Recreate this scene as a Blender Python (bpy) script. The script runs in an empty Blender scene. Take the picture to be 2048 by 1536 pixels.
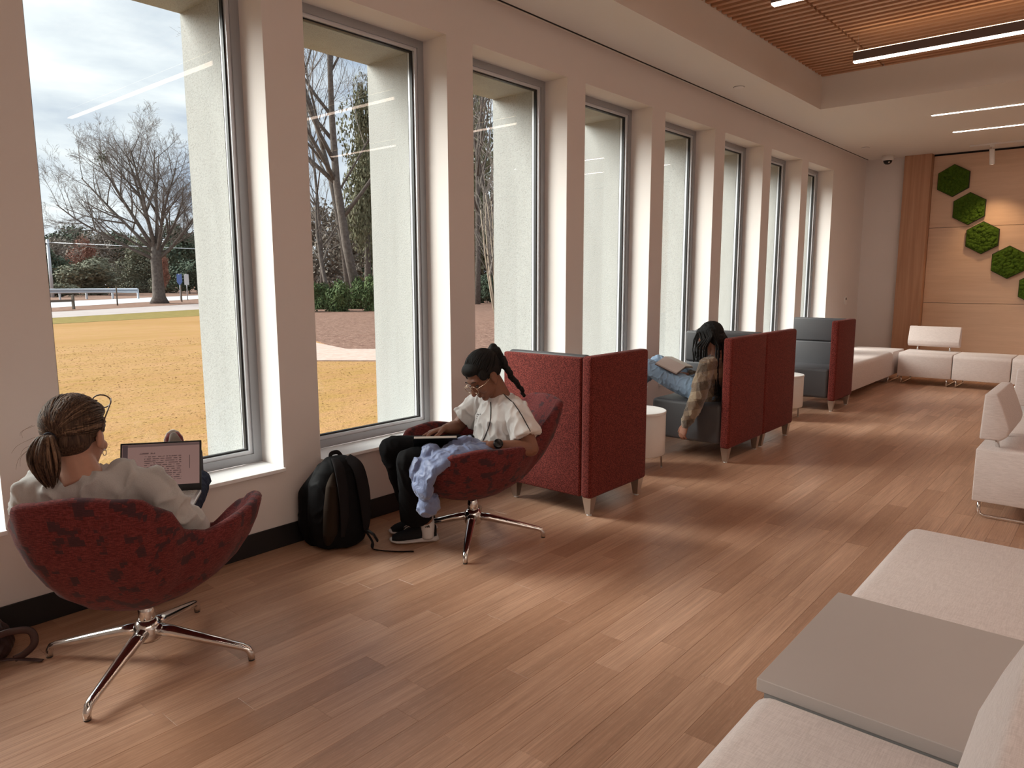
import bpy, bmesh, math, random
import numpy as np
from mathutils import Vector, Matrix, noise as mnoise

S = bpy.context.scene
COL = S.collection
PI = math.pi
R = random.Random(7)

# ------------------------------------------------------------------ camera
FPX, PITCH, YAW, ROLL = 1450.24, 0.1452, -0.7063, -0.0023
CAMLOC = Vector((3.538, 0.0, 1.5))
_cp, _sp, _cy, _sy = math.cos(PITCH), math.sin(PITCH), math.cos(YAW), math.sin(YAW)
_F = Vector((_sy * _cp, _cy * _cp, -_sp))
_R = Vector((_cy, -_sy, 0))
_U = _R.cross(_F)
_R2 = _R * math.cos(ROLL) + _U * math.sin(ROLL)
_U2 = _U * math.cos(ROLL) - _R * math.sin(ROLL)
cd = bpy.data.cameras.new('camera')
cd.sensor_fit = 'HORIZONTAL'; cd.sensor_width = 36.0; cd.lens = FPX * 36.0 / 2048
cd.clip_start = 0.05; cd.clip_end = 600
cam = bpy.data.objects.new('camera', cd); COL.objects.link(cam)
m = Matrix(((_R2.x, _U2.x, -_F.x), (_R2.y, _U2.y, -_F.y), (_R2.z, _U2.z, -_F.z))).to_4x4()
m.translation = CAMLOC
cam.matrix_world = m
S.camera = cam

def project(x, y, z):
    v = Vector((x, y, z)) - CAMLOC
    d = v.dot(_F)
    if d < 0.05:
        return None
    return 1024 + FPX * v.dot(_R2) / d, 768 - FPX * v.dot(_U2) / d

# ------------------------------------------------------------------ exposure
S.view_settings.view_transform = 'Standard'
S.view_settings.look = 'None'
S.view_settings.gamma = 1.0
S.view_settings.use_curve_mapping = False
S.view_settings.exposure = 0.25
S.cycles.use_denoising = True
S.cycles.max_bounces = 8
S.cycles.diffuse_bounces = 5
S.cycles.transparent_max_bounces = 16
S.cycles.sample_clamp_indirect = 6.0

# ------------------------------------------------------------------ sky: bright thin overcast
SKY = 1.08
w = bpy.data.worlds.new('overcast_sky'); S.world = w; w.use_nodes = True
nt = w.node_tree; nt.nodes.clear()
N = nt.nodes.new; Lk = nt.links.new
out = N('ShaderNodeOutputWorld'); bg = N('ShaderNodeBackground')
tc = N('ShaderNodeTexCoord'); mp = N('ShaderNodeMapping')
mp.inputs['Scale'].default_value = (1.0, 1.0, 3.6)
mp.inputs['Rotation'].default_value = (0.18, 0.1, 0.4)
n1 = N('ShaderNodeTexNoise'); n1.inputs['Scale'].default_value = 2.6; n1.inputs['Detail'].default_value = 7
n1.inputs['Roughness'].default_value = 0.55; n1.inputs['Distortion'].default_value = 0.3
cr = N('ShaderNodeValToRGB')
cr.color_ramp.elements[0].position = 0.38; cr.color_ramp.elements[0].color = (0.40, 0.47, 0.60, 1)
cr.color_ramp.elements[1].position = 0.64; cr.color_ramp.elements[1].color = (0.90, 0.92, 0.95, 1)
bg.inputs['Strength'].default_value = SKY
Lk(tc.outputs['Generated'], mp.inputs['Vector']); Lk(mp.outputs['Vector'], n1.inputs['Vector'])
Lk(n1.outputs['Fac'], cr.inputs['Fac']); Lk(cr.outputs['Color'], bg.inputs['Color'])
Lk(bg.outputs['Background'], out.inputs['Surface'])

# sun behind thin cloud, on the window side
sd = bpy.data.lights.new('sun', 'SUN'); sd.energy = 9.0; sd.angle = math.radians(42); sd.color = (1.0, 0.96, 0.91)
sun = bpy.data.objects.new('sun', sd); COL.objects.link(sun)
el = math.radians(31); az = Vector((0.81, 0.585, 0)).normalized()
sdir = Vector((az.x * math.cos(el), az.y * math.cos(el), -math.sin(el)))
sun.rotation_euler = sdir.to_track_quat('-Z', 'Y').to_euler()

# ------------------------------------------------------------------ helpers
def setp(o, label=None, cat=None, group=None, kind=None):
    if label: o['label'] = label
    if cat: o['category'] = cat
    if group: o['group'] = group
    if kind: o['kind'] = kind
    return o

def empty(name, loc=(0, 0, 0), rz=0.0, label=None, cat=None, group=None, kind=None):
    o = bpy.data.objects.new(name, None); COL.objects.link(o)
    o.empty_display_size = 0.1
    o.location = loc; o.rotation_euler = (0, 0, rz)
    return setp(o, label, cat, group, kind)

def link(name, me, mat, parent=None):
    o = bpy.data.objects.new(name, me); COL.objects.link(o)
    if mat is not None:
        if not me.materials: me.materials.append(mat)
    if parent is not None: o.parent = parent
    return o

class MB:
    """collects shapes into one mesh"""
    def __init__(s): s.v = []; s.f = []; s.sm = []
    def add(s, vs, fs, smooth=False):
        n = len(s.v); s.v.extend([tuple(map(float, v)) for v in vs])
        s.f.extend([tuple(i + n for i in f) for f in fs]); s.sm.extend([smooth] * len(fs)); return s
    def box(s, x0, x1, y0, y1, z0, z1):
        return s.add([(x0,y0,z0),(x1,y0,z0),(x1,y1,z0),(x0,y1,z0),(x0,y0,z1),(x1,y0,z1),(x1,y1,z1),(x0,y1,z1)],
                     [(0,3,2,1),(4,5,6,7),(0,1,5,4),(1,2,6,5),(2,3,7,6),(3,0,4,7)])
    def rbox(s, x0, x1, y0, y1, z0, z1, r=0.01, seg=3, sm=True):
        bm = bmesh.new(); bmesh.ops.create_cube(bm, size=1.0)
        for v in bm.verts:
            v.co = Vector(((x0+x1)/2 + v.co.x*(x1-x0), (y0+y1)/2 + v.co.y*(y1-y0), (z0+z1)/2 + v.co.z*(z1-z0)))
        bmesh.ops.bevel(bm, geom=bm.edges[:], offset=r, segments=seg, profile=0.5, affect='EDGES')
        return s.bm(bm, sm)
    def bm(s, bm, sm=True):
        bm.verts.ensure_lookup_table(); bm.verts.index_update()
        s.add([v.co[:] for v in bm.verts], [[v.index for v in f.verts] for f in bm.faces], sm); bm.free(); return s
    def prism(s, poly, h0, h1, axis='y', r=0.0, seg=3, sm=True):
        """poly in the two other axes, extruded along axis"""
        bm = bmesh.new(); mk = {'x': lambda a, b, h: (h, a, b), 'y': lambda a, b, h: (a, h, b), 'z': lambda a, b, h: (a, b, h)}[axis]
        A = [bm.verts.new(mk(a, b, h0)) for a, b in poly]; B = [bm.verts.new(mk(a, b, h1)) for a, b in poly]
        n = len(poly)
        bm.faces.new(A); bm.faces.new(B[::-1])
        for i in range(n): bm.faces.new((A[i], B[i], B[(i+1) % n], A[(i+1) % n]))
        bmesh.ops.recalc_face_normals(bm, faces=bm.faces[:])
        if r: bmesh.ops.bevel(bm, geom=bm.edges[:], offset=r, segments=seg, profile=0.5, affect='EDGES')
        return s.bm(bm, sm and r > 0)
    def lathe(s, prof, n=24, c=(0, 0), sm=True):
        vs = []; fs = []
        for r, z in prof:
            for k in range(n):
                a = 2*PI*k/n; vs.append((c[0]+r*math.cos(a), c[1]+r*math.sin(a), z))
        for i in range(len(prof)-1):
            for k in range(n):
                fs.append((i*n+k, i*n+(k+1) % n, (i+1)*n+(k+1) % n, (i+1)*n+k))
        fs.append(tuple(range(n))[::-1]); fs.append(tuple((len(prof)-1)*n+k for k in range(n)))
        return s.add(vs, fs, sm)
    def tube(s, pts, rad, n=10, flat=1.0, up=None, cap=True, round_cap=False, sm=True):
        """swept tube; rad number, list, or list of (a,b); a is along 'side', b along 'up'"""
        P = [Vector(p) for p in pts]; m = len(P)
        if not isinstance(rad, (list, tuple)): rad = [rad]*m
        rad = [(q if isinstance(q, (list, tuple)) else (q, q*flat)) for q in rad]
        if round_cap:
            t0 = (P[0]-P[1]).normalized(); t1 = (P[-1]-P[-2]).normalized()
            a0, a1 = rad[0], rad[-1]; q0 = min(a0); q1 = min(a1)
            P = [P[0]+t0*q0*0.98, P[0]+t0*q0*0.7] + P + [P[-1]+t1*q1*0.7, P[-1]+t1*q1*0.98]
            rad = [(a0[0]*.2, a0[1]*.2), (a0[0]*.72, a0[1]*.72)] + rad + [(a1[0]*.72, a1[1]*.72), (a1[0]*.2, a1[1]*.2)]
            m = len(P)
        vs = []; fs = []; prev = None
        for i in range(m):
            t = (P[min(i+1, m-1)] - P[max(i-1, 0)]).normalized()
            if prev is None:
                u = Vector(up) if up is not None else (Vector((0, 0, 1)) if abs(t.z) < 0.9 else Vector((1, 0, 0)))
            else: u = prev
            u = (u - t*u.dot(t))
            if u.length < 1e-5: u = t.orthogonal()
            u.normalize(); prev = u; sd_ = t.cross(u)
            for k in range(n):
                a = 2*PI*k/n
                vs.append(P[i] + sd_*(rad[i][0]*math.cos(a)) + u*(rad[i][1]*math.sin(a)))
        for i in range(m-1):
            for k in range(n):
                fs.append((i*n+k, i*n+(k+1) % n, (i+1)*n+(k+1) % n, (i+1)*n+k))
        if cap: fs.append(tuple(range(n))[::-1]); fs.append(tuple((m-1)*n+k for k in range(n)))
        return s.add(vs, fs, sm)
    def ell(s, c, r, fr=None, nu=14, nv=10):
        """ellipsoid, fr = (a,b,c) axes"""
        c = Vector(c)
        fr = fr or (Vector((1, 0, 0)), Vector((0, 1, 0)), Vector((0, 0, 1)))
        vs = [c + fr[2]*r[2]]; fs = []
        for j in range(1, nv):
            t = PI*j/nv
            for k in range(nu):
                a = 2*PI*k/nu
                vs.append(c + fr[0]*(r[0]*math.sin(t)*math.cos(a)) + fr[1]*(r[1]*math.sin(t)*math.sin(a)) + fr[2]*(r[2]*math.cos(t)))
        vs.append(c - fr[2]*r[2])
        for k in range(nu): fs.append((0, 1+k, 1+(k+1) % nu))
        for j in range(nv-2):
            for k in range(nu):
                a = 1+j*nu+k; b = 1+j*nu+(k+1) % nu; fs.append((a, a+nu, b+nu, b))
        l = len(vs)-1
        for k in range(nu): fs.append((l, 1+(nv-2)*nu+(k+1) % nu, 1+(nv-2)*nu+k))
        return s.add(vs, fs, True)
    def mesh(s, name='m'):
        me = bpy.data.meshes.new(name); me.from_pydata(s.v, [], s.f)
        me.polygons.foreach_set('use_smooth', s.sm); me.update(); return me
    def build(s, name, mat, parent=None, loc=None, autosmooth=None):
        me = s.mesh(name)
        if autosmooth is not None: me.set_sharp_from_angle(angle=math.radians(autosmooth))
        o = link(name, me, mat, parent)
        if loc is not None: o.location = loc
        return o

def blob(mb, name, mat, parent=None, voxel=0.005, smooth=6, fold=None):
    """fuse overlapping shapes into one continuous skin"""
    me = mb.mesh('tmp'); o = bpy.data.objects.new('tmp', me); COL.objects.link(o)
    rm = o.modifiers.new('r', 'REMESH'); rm.mode = 'VOXEL'; rm.voxel_size = voxel
    if smooth:
        sm = o.modifiers.new('s', 'SMOOTH'); sm.factor = 0.5; sm.iterations = smooth
    dg = bpy.context.evaluated_depsgraph_get(); dg.update()
    out_ = bpy.data.meshes.new_from_object(o.evaluated_get(dg)); bpy.data.objects.remove(o)
    n = len(out_.vertices)
    if fold:
        co = np.empty(n*3); out_.vertices.foreach_get('co', co); no = np.empty(n*3); out_.vertices.foreach_get('normal', no)
        co = co.reshape(-1, 3); no = no.reshape(-1, 3); fn = fold
        d = np.array([fn(Vector(c)) for c in co])
        co += no*d[:, None]; out_.vertices.foreach_set('co', co.ravel())
    out_.polygons.foreach_set('use_smooth', [True]*len(out_.polygons)); out_.update()
    out_.name = name
    return link(name, out_, mat, parent)

def copy_tree(o, parent=None):
    c = o.copy(); COL.objects.link(c); c.parent = parent
    for ch in o.children: copy_tree(ch, c)
    return c
# ------------------------------------------------------------------ materials
class G:
    def __init__(s, name):
        s.m = bpy.data.materials.new(name); s.m.use_nodes = True; s.t = s.m.node_tree
        s.b = s.t.nodes['Principled BSDF']
    def n(s, typ, **kw):
        x = s.t.nodes.new('ShaderNode'+typ)
        for k, v in kw.items():
            if hasattr(x, k): setattr(x, k, v)
            else: x.inputs[k.replace('_', ' ')].default_value = v
        return x
    def l(s, a, b): s.t.links.new(a, b)
    def coords(s, kind='Object', scale=(1, 1, 1), rot=(0, 0, 0)):
        mp_ = s.n('Mapping'); mp_.inputs['Scale'].default_value = scale; mp_.inputs['Rotation'].default_value = rot
        if kind == 'World': s.l(s.n('NewGeometry').outputs['Position'], mp_.inputs['Vector'])
        else: s.l(s.n('TexCoord').outputs[kind], mp_.inputs['Vector'])
        return mp_.outputs['Vector']
    def noise(s, vec, scale, detail=3, rough=0.5, dist=0):
        x = s.n('TexNoise', Scale=scale, Detail=detail, Roughness=rough, Distortion=dist); s.l(vec, x.inputs['Vector']); return x.outputs['Fac']
    def ramp(s, fac, *st):
        x = s.n('ValToRGB'); e = x.color_ramp.elements
        while len(e) < len(st): e.new(0.5)
        for i, (p, c) in enumerate(st): e[i].position = p; e[i].color = (*c, 1) if len(c) == 3 else c
        s.l(fac, x.inputs['Fac']); return x.outputs['Color']
    def mix(s, fac, a, b, mode='MIX'):
        x = s.n('Mix', data_type='RGBA', blend_type=mode)
        for sock, v in ((x.inputs[0], fac), (x.inputs[6], a), (x.inputs[7], b)):
            if isinstance(v, (int, float)): sock.default_value = v
            elif isinstance(v, tuple): sock.default_value = (*v, 1)
            else: s.l(v, sock)
        return x.outputs[2]
    def math(s, op, a, b=None):
        x = s.n('Math', operation=op)
        for i, v in enumerate((a, b)):
            if v is None: continue
            if isinstance(v, (int, float)): x.inputs[i].default_value = v
            else: s.l(v, x.inputs[i])
        return x.outputs[0]
    def bump(s, h, strength=0.3, dist=0.005):
        x = s.n('Bump', Strength=strength, Distance=dist); s.l(h, x.inputs['Height']); s.l(x.outputs['Normal'], s.b.inputs['Normal'])
    def base(s, c):
        if isinstance(c, tuple): s.b.inputs['Base Color'].default_value = (*c, 1)
        else: s.l(c, s.b.inputs['Base Color'])
        return s
    def set(s, rough=0.6, metal=0.0, spec=0.5, sheen=0.0):
        s.b.inputs['Roughness'].default_value = rough; s.b.inputs['Metallic'].default_value = metal
        s.b.inputs['Specular IOR Level'].default_value = spec; s.b.inputs['Sheen Weight'].default_value = sheen
        return s

def plain(name, c, rough=0.6, metal=0.0, spec=0.4, var=0.0, vs=30, bump=0.0, bs=200, bd=0.002, kind='Object'):
    g = G(name); g.set(rough, metal, spec)
    vec = g.coords(kind)
    if var: g.base(g.mix(g.noise(vec, vs, 4), tuple(x*(1-var) for x in c), tuple(min(1, x*(1+var)) for x in c)))
    else: g.base(c)
    if bump: g.bump(g.noise(vec, bs, 2), bump, bd)
    return g.m

def emit(name, c, st):
    g = G(name); g.base((0.9, 0.9, 0.88)); g.b.inputs['Emission Color'].default_value = (*c, 1)
    g.b.inputs['Emission Strength'].default_value = st; return g.m

m_paint = plain('wall_paint', (0.74, 0.70, 0.68), 0.75, var=0.02, vs=3, bump=0.06, bs=300, kind='World')
m_reveal = m_paint
m_ceil = plain('ceiling_paint', (0.80, 0.78, 0.74), 0.85, kind='World', bump=0.04, bs=250)
m_sill = plain('sill_stone', (0.86, 0.87, 0.88), 0.22, spec=0.5)
m_frame = plain('window_aluminium', (0.36, 0.375, 0.40), 0.42, metal=0.2)
m_frame2 = plain('window_aluminium_bead', (0.62, 0.645, 0.69), 0.38, metal=0.2)
m_gasket = plain('black_gasket', (0.012, 0.012, 0.013), 0.5)
m_black = plain('black_rubber_base', (0.013, 0.012, 0.013), 0.5)
m_slot = plain('slot_black', (0.01, 0.01, 0.01), 0.8)
m_dark = plain('ceiling_plenum', (0.02, 0.017, 0.015), 0.9)
m_chrome = plain('polished_chrome', (0.78, 0.77, 0.76), 0.12, metal=1.0)
m_nickel = plain('satin_metal', (0.62, 0.60, 0.58), 0.32, metal=1.0)
m_white = plain('white_laminate', (0.82, 0.81, 0.80), 0.35)
m_tan = plain('drum_side', (0.74, 0.69, 0.65), 0.5)
m_plasticw = plain('white_plastic', (0.8, 0.79, 0.77), 0.4)
m_plasticb = plain('black_plastic', (0.015, 0.015, 0.016), 0.35)
m_pend = plain('pendant_housing', (0.16, 0.13, 0.125), 0.5)
m_lamp = emit('lamp_diffuser', (1.0, 0.75, 0.61), 9.5)
m_lampup = emit('uplight_lens', (1.0, 0.74, 0.50), 4.0)
m_fillpanel = emit('fill_diffuser', (1.0, 0.84, 0.72), 3.0)  # glow of the unseen panels added for warm fill
m_lampw = emit('linear_diffuser', (1.0, 0.79, 0.67), 20.0)

def glass():
    m = bpy.data.materials.new('window_glass'); m.use_nodes = True; t = m.node_tree; t.nodes.clear()
    o = t.nodes.new('ShaderNodeOutputMaterial'); mx = t.nodes.new('ShaderNodeMixShader')
    tr = t.nodes.new('ShaderNodeBsdfTransparent'); tr.inputs['Color'].default_value = (0.955, 0.98, 0.965, 1)
    gl = t.nodes.new('ShaderNodeBsdfGlossy'); gl.inputs['Roughness'].default_value = 0.0
    lw = t.nodes.new('ShaderNodeLayerWeight'); lw.inputs['Blend'].default_value = 0.5; pw = t.nodes.new('ShaderNodeMath'); pw.operation = 'POWER'; pw.inputs[1].default_value = 5.0; t.links.new(lw.outputs['Facing'], pw.inputs[0]); fr = t.nodes.new('ShaderNodeMath'); fr.operation = 'MULTIPLY_ADD'; fr.inputs[1].default_value = 0.9; fr.inputs[2].default_value = 0.024; t.links.new(pw.outputs[0], fr.inputs[0])
    t.links.new(fr.outputs[0], mx.inputs[0]); t.links.new(tr.outputs[0], mx.inputs[1]); t.links.new(gl.outputs[0], mx.inputs[2])
    t.links.new(mx.outputs[0], o.inputs['Surface']); return m
m_glass = glass()

def stucco():
    g = G('exterior_concrete'); g.set(0.9, spec=0.2); v = g.coords('World')
    v2 = g.coords('World', (3, 3, 0.6))
    c = g.mix(g.noise(v2, 3, 5), (0.33, 0.335, 0.325), (0.41, 0.42, 0.415))
    sp = g.noise(v, 140, 3, 0.7)
    c = g.mix(g.math('MULTIPLY', g.math('GREATER_THAN', sp, 0.56), 0.55), c, (0.24, 0.24, 0.23))
    g.base(c); g.bump(g.noise(v, 120, 3), 0.35, 0.006); return g.m
m_conc = stucco()

def floorwood(island):
    g = G('floor_plank_%s' % ('far' if island else 'near')); g.set(0.36, spec=0.5)
    if island: rnd = g.n('NewGeometry').outputs['Random Per Island']
    else: rnd = g.n('ObjectInfo').outputs['Random']
    tone = g.ramp(rnd, (0.0, (0.44, 0.245, 0.155)), (0.2, (0.52, 0.30, 0.195)), (0.45, (0.60, 0.36, 0.24)), (0.7, (0.67, 0.415, 0.285)), (0.85, (0.50, 0.285, 0.18)), (1.0, (0.60, 0.355, 0.235)))
    pos = g.n('NewGeometry').outputs['Position']
    cx = g.n('CombineXYZ'); g.l(g.math('MULTIPLY', rnd, 31.0), cx.inputs[0]); g.l(g.math('MULTIPLY', rnd, 53.0), cx.inputs[1])
    ad = g.n('VectorMath', operation='ADD'); g.l(pos, ad.inputs[0]); g.l(cx.outputs[0], ad.inputs[1])
    def mp_(sc):
        q = g.n('Mapping'); q.inputs['Scale'].default_value = sc; g.l(ad.outputs[0], q.inputs['Vector']); return q.outputs['Vector']
    broad = g.noise(mp_((14, 0.9, 1)), 1.6, 3, 0.55, 0.4)
    fine = g.noise(mp_((170, 2.2, 1)), 1.0, 3, 0.65)
    ticks = g.noise(mp_((260, 16, 1)), 1.0, 2, 0.6)
    c = g.mix(g.math('MULTIPLY', g.ramp(broad, (0.35, (0, 0, 0)), (0.70, (1, 1, 1))), 0.50), tone, (0.30, 0.155, 0.095))
    c = g.mix(g.math('MULTIPLY', g.ramp(fine, (0.42, (0, 0, 0)), (0.66, (1, 1, 1))), 0.48), c, (0.26, 0.138, 0.084))
    c = g.mix(g.math('MULTIPLY', g.ramp(ticks, (0.55, (0, 0, 0)), (0.72, (1, 1, 1))), 0.30), c, (0.70, 0.47, 0.33))
    g.base(c); g.bump(fine, 0.10, 0.001)
    return g.m
m_plank = floorwood(False); m_plankfar = floorwood(True)

def wood(name, a, b, scale, rough=0.5):
    g = G(name); g.set(rough, spec=0.35); v = g.coords('World', scale)
    f = g.noise(v, 1.0, 5, 0.6, 0.6); f2 = g.noise(v, 7.0, 2)
    c = g.mix(g.ramp(f, (0.3, (0, 0, 0)), (0.7, (1, 1, 1))), a, b)
    g.base(g.mix(g.math('MULTIPLY', f2, 0.25), c, a)); return g.m
m_pil = wood('pilaster_veneer', (0.40, 0.215, 0.130), (0.56, 0.335, 0.215), (18, 18, 0.7))
m_slat = wood('slat_wood', (0.50, 0.27, 0.15), (0.66, 0.39, 0.24), (0.7, 30, 30))
m_panel = wood('feature_panel', (0.60, 0.42, 0.30), (0.70, 0.51, 0.375), (1.2, 6, 14), 0.6)

def chairfab():
    g = G('red_blotch_fabric'); g.set(0.9, spec=0.15, sheen=0.06)
    v = g.coords('Object')
    sn = g.n('VectorMath', operation='SNAP'); sn.inputs[1].default_value = (0.012, 0.012, 0.012); g.l(v, sn.inputs[0])
    blk = g.noise(sn.outputs[0], 19.0, 1.5, 0.5)
    dark = g.ramp(blk, (0.56, (0, 0, 0)), (0.60, (1, 1, 1)))
    wv = g.noise(g.coords('Object', (60, 60, 420)), 1.0, 2); wv2 = g.noise(g.coords('Object', (330, 330, 50)), 1.0, 2)
    red = g.mix(g.ramp(wv, (0.38, (0, 0, 0)), (0.62, (1, 1, 1))), (0.100, 0.017, 0.017), (0.195, 0.042, 0.040))
    red = g.mix(g.math('MULTIPLY', g.ramp(wv2, (0.45, (0, 0, 0)), (0.65, (1, 1, 1))), 0.5), red, (0.055, 0.014, 0.017))
    g.base(g.mix(g.math('MULTIPLY', dark, 0.82), red, (0.042, 0.023, 0.028)))
    g.bump(wv, 0.25, 0.002); return g.m
m_chair = chairfab()

def speckle(name, a, b, sc, lo=0.48, hi=0.56, rough=0.85, fac=1.0, sheen=0.05):
    g = G(name); g.set(rough, spec=0.2, sheen=sheen); v = g.coords('Object')
    f = g.noise(v, sc, 2, 0.5); f = g.ramp(f, (lo, (0, 0, 0)), (hi, (1, 1, 1)))
    g.base(g.mix(g.math('MULTIPLY', f, fac), a, b)); g.bump(f, 0.15, 0.001); return g.m
m_boothred = speckle('red_speckle_fabric', (0.080, 0.011, 0.009), (0.245, 0.045, 0.034), 250)
m_charcoal = plain('charcoal_vinyl', (0.075, 0.075, 0.082), 0.5, spec=0.4, var=0.06, vs=6, bump=0.08, bs=260)
def linen(name, a, b):
    g = G(name); g.set(0.85, spec=0.2, sheen=0.15)
    f1 = g.noise(g.coords('Object', (30, 500, 300)), 1.0, 2); f2 = g.noise(g.coords('Object', (500, 30, 300)), 1.0, 2)
    f = g.math('MULTIPLY', g.math('ADD', f1, f2), 0.5)
    g.base(g.mix(g.ramp(f, (0.4, (0, 0, 0)), (0.6, (1, 1, 1))), a, b)); g.bump(f, 0.12, 0.001); return g.m
m_linen = linen('beige_linen', (0.63, 0.545, 0.515), (0.75, 0.665, 0.635))
m_lam = plain('taupe_laminate', (0.44, 0.39, 0.365), 0.4, spec=0.4)
m_lamedge = plain('grey_edge_band', (0.30, 0.29, 0.285), 0.45)
# ------------------------------------------------------------------ room shell
P, W, Y0, ZT, ZS = 1.3251, 1.0788, 0.8503, 3.0565, 0.4556
ZC, YE, XR, YB = 3.385, 13.10, 7.6, -3.4
def wr(k): return Y0 + k*P            # far edge of opening k
def wl(k): return wr(k) - W
WIN = list(range(-2, 9))
XF = -0.22                            # room face of window frames

wallm = MB()
wallm.box(-0.30, 0, YB, YE+0.2, -0.3, ZS-0.022)
wallm.box(-0.30, 0, YB, YE+0.2, ZT, ZC+0.12)
edges = [YB] + [e for k in WIN for e in (wl(k), wr(k))] + [YE+0.2]
for i in range(0, len(edges), 2): wallm.box(-0.30, 0, edges[i], edges[i+1], ZS-0.022, ZT)
setp(wallm.build('wall_left', m_paint), 'white painted wall pierced by a row of tall windows', kind='structure')

IN = 0.072
ext = MB()
ext.box(-0.72, -0.302, YB, YE+0.2, -0.45, 0.40)
ext.box(-0.72, -0.302, YB, YE+0.2, ZT-IN, 4.3)
edges = [YB] + [e for k in WIN for e in (wl(k)+IN, wr(k)-IN)] + [YE+0.2]
for i in range(0, len(edges), 2): ext.box(-0.72, -0.302, edges[i], edges[i+1], 0.40, ZT-IN)
setp(ext.build('wall_outer', m_conc), 'rough pale concrete piers outside the windows', kind='structure')

def bars(y0, y1, z0, z1, t, x0, x1):
    """four mitre-free bars round an opening"""
    return [(x0, x1, y0, y0+t, z0, z1), (x0, x1, y1-t, y1, z0, z1), (x0, x1, y0+t, y1-t, z0, z0+t), (x0, x1, y0+t, y1-t, z1-t, z1)]
for n, k in enumerate(WIN):
    a, b = wl(k), wr(k)
    e = empty('window_%d' % (n+1), (XF, (a+b)/2, ZS), label='tall grey aluminium window, number %d along the wall' % (n+1), kind='structure')
    e['label'] = 'tall fixed window with grey aluminium frame, ' + (['two bays behind the viewer', 'one bay behind the viewer', 'at the extreme left edge', 'behind the laptop user', 'above the backpack', 'behind the back of the first red booth', 'above the near drum table', 'behind the braided reader', 'third from the end wall' , 'next to last before the end wall', 'last before the end wall'][n])
    h = (b-a)/2; H_ = ZT-ZS
    for nm, q in zip(('jamb', 'jamb', 'bottom_rail', 'head_rail'), bars(-h, h, 0.0, H_, 0.05, -0.08, 0.0)):
        MB().box(*q).build(nm, m_frame, e)
    mb = MB()
    for q in bars(-h+0.05, h-0.05, 0.05, H_-0.05, 0.020, -0.08, -0.012): mb.box(*q)
    mb.build('glazing_bead', m_frame2, e)
    mb = MB()
    for q in bars(-h+0.070, h-0.070, 0.070, H_-0.070, 0.009, -0.055, -0.03): mb.box(*q)
    mb.build('gasket', m_gasket, e)
    MB().box(-0.046, -0.040, -h+0.074, h-0.074, 0.074, H_-0.074).build('pane', m_glass, e)
    MB().rbox(-0.0, 0.247, -h-0.0, h+0.0, -0.021, -0.0005, 0.003, 2, False).build('window_sill', m_sill, e)

bb = MB().rbox(0.0005, 0.012, YB+0.01, YE-0.01, 0.001, 0.125, 0.003, 2, False).build('baseboard_left', m_black)
setp(bb, 'black rubber base along the window wall', kind='structure')

# end wall, pilaster, feature panels
setp(MB().box(-0.3, XR+0.2, YE+0.10, YE+0.3, -0.3, ZC+0.12).build('wall_end', m_paint), 'painted end wall behind the feature panels', kind='structure')
setp(MB().box(0, 0.585, YE, YE+0.10, 0, ZC).build('wall_end_return', m_paint), 'narrow painted return of the end wall', kind='structure')
setp(MB().box(0.012, 0.585, YE-0.012, YE-0.0005, 0.001, 0.125).build('baseboard_end', m_black), 'black rubber base on the end wall', kind='structure')
setp(MB().rbox(0.587, 0.965, YE-0.10, YE+0.099, 0.001, ZC-0.001, 0.002, 2, False).build('trim_1', m_pil), 'flat wood veneer pilaster beside the feature wall', kind='structure')
fw = empty('wall_feature', (0.967, YE+0.06, 0), label='tan wood panel wall carrying the moss hexagons', kind='structure')
for (z0, z1) in ((0.002, 1.091), (1.097, 2.259), (2.265, ZC-0.03)):
    for i in range(3):
        MB().rbox(i*2.2+0.002, min((i+1)*2.2, XR-0.98)-0.004, 0.0, 0.038, z0, z1, 0.002, 2, False).build('panel', m_panel, fw)
MB().box(0, XR-0.98, 0.006, 0.039, ZC-0.028, ZC-0.001).build('shadow_gap', m_slot, fw)

# other walls closing the room behind the photographer
setp(MB().box(XR, XR+0.2, YB-0.2, YE+0.1, -0.3, 4.3).build('wall_right', m_paint), 'painted wall on the far side of the room', kind='structure')
setp(MB().box(-0.3, XR+0.2, YB-0.2, YB, -0.3, 4.3).build('wall_back', m_paint), 'painted wall behind the viewer', kind='structure')

# ceiling: lower soffit ring round a raised slatted tray
TX0, TX1, TY0, TY1, ZTR = 0.628, 6.3, -2.4, 8.815, 3.735
ce = MB()
ce.box(0.045, TX0, YB, YE+0.1, ZC, ZC+0.12); ce.box(TX1, XR, YB, YE+0.1, ZC, ZC+0.12)
ce.box(TX0, TX1, TY1, YE+0.1, ZC, ZC+0.12); ce.box(TX0, TX1, YB, TY0, ZC, ZC+0.12)
ce.box(-0.01, 0.02, YB, YE-0.03, ZC, ZC+0.12); ce.box(-0.01, 0.06, YE-0.03, YE+0.1, ZC, ZC+0.12)
ce.box(TX0-0.05, TX0, TY0-0.05, TY1+0.05, ZC+0.12, 4.02); ce.box(TX1, TX1+0.05, TY0-0.05, TY1+0.05, ZC+0.12, 4.02)
ce.box(TX0, TX1, TY1, TY1+0.05, ZC+0.12, 4.02); ce.box(TX0, TX1, TY0-0.05, TY0, ZC+0.12, 4.02)
ceil = setp(ce.build('ceiling', m_ceil), 'white soffit ceiling around a raised tray', kind='structure')
MB().box(0.021, 0.044, YB, YE-0.031, ZC+0.002, ZC+0.06).build('slot_liner', m_slot, ceil)
MB().box(TX0-0.05, TX1+0.05, TY0-0.05, TY1+0.05, 4.02, 4.06).build('plenum_lid', m_dark, ceil)
sl_mesh = {}
segs = ((TX0+0.004, 1.262), (1.282, 3.70), (3.72, TX1-0.004))
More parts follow.
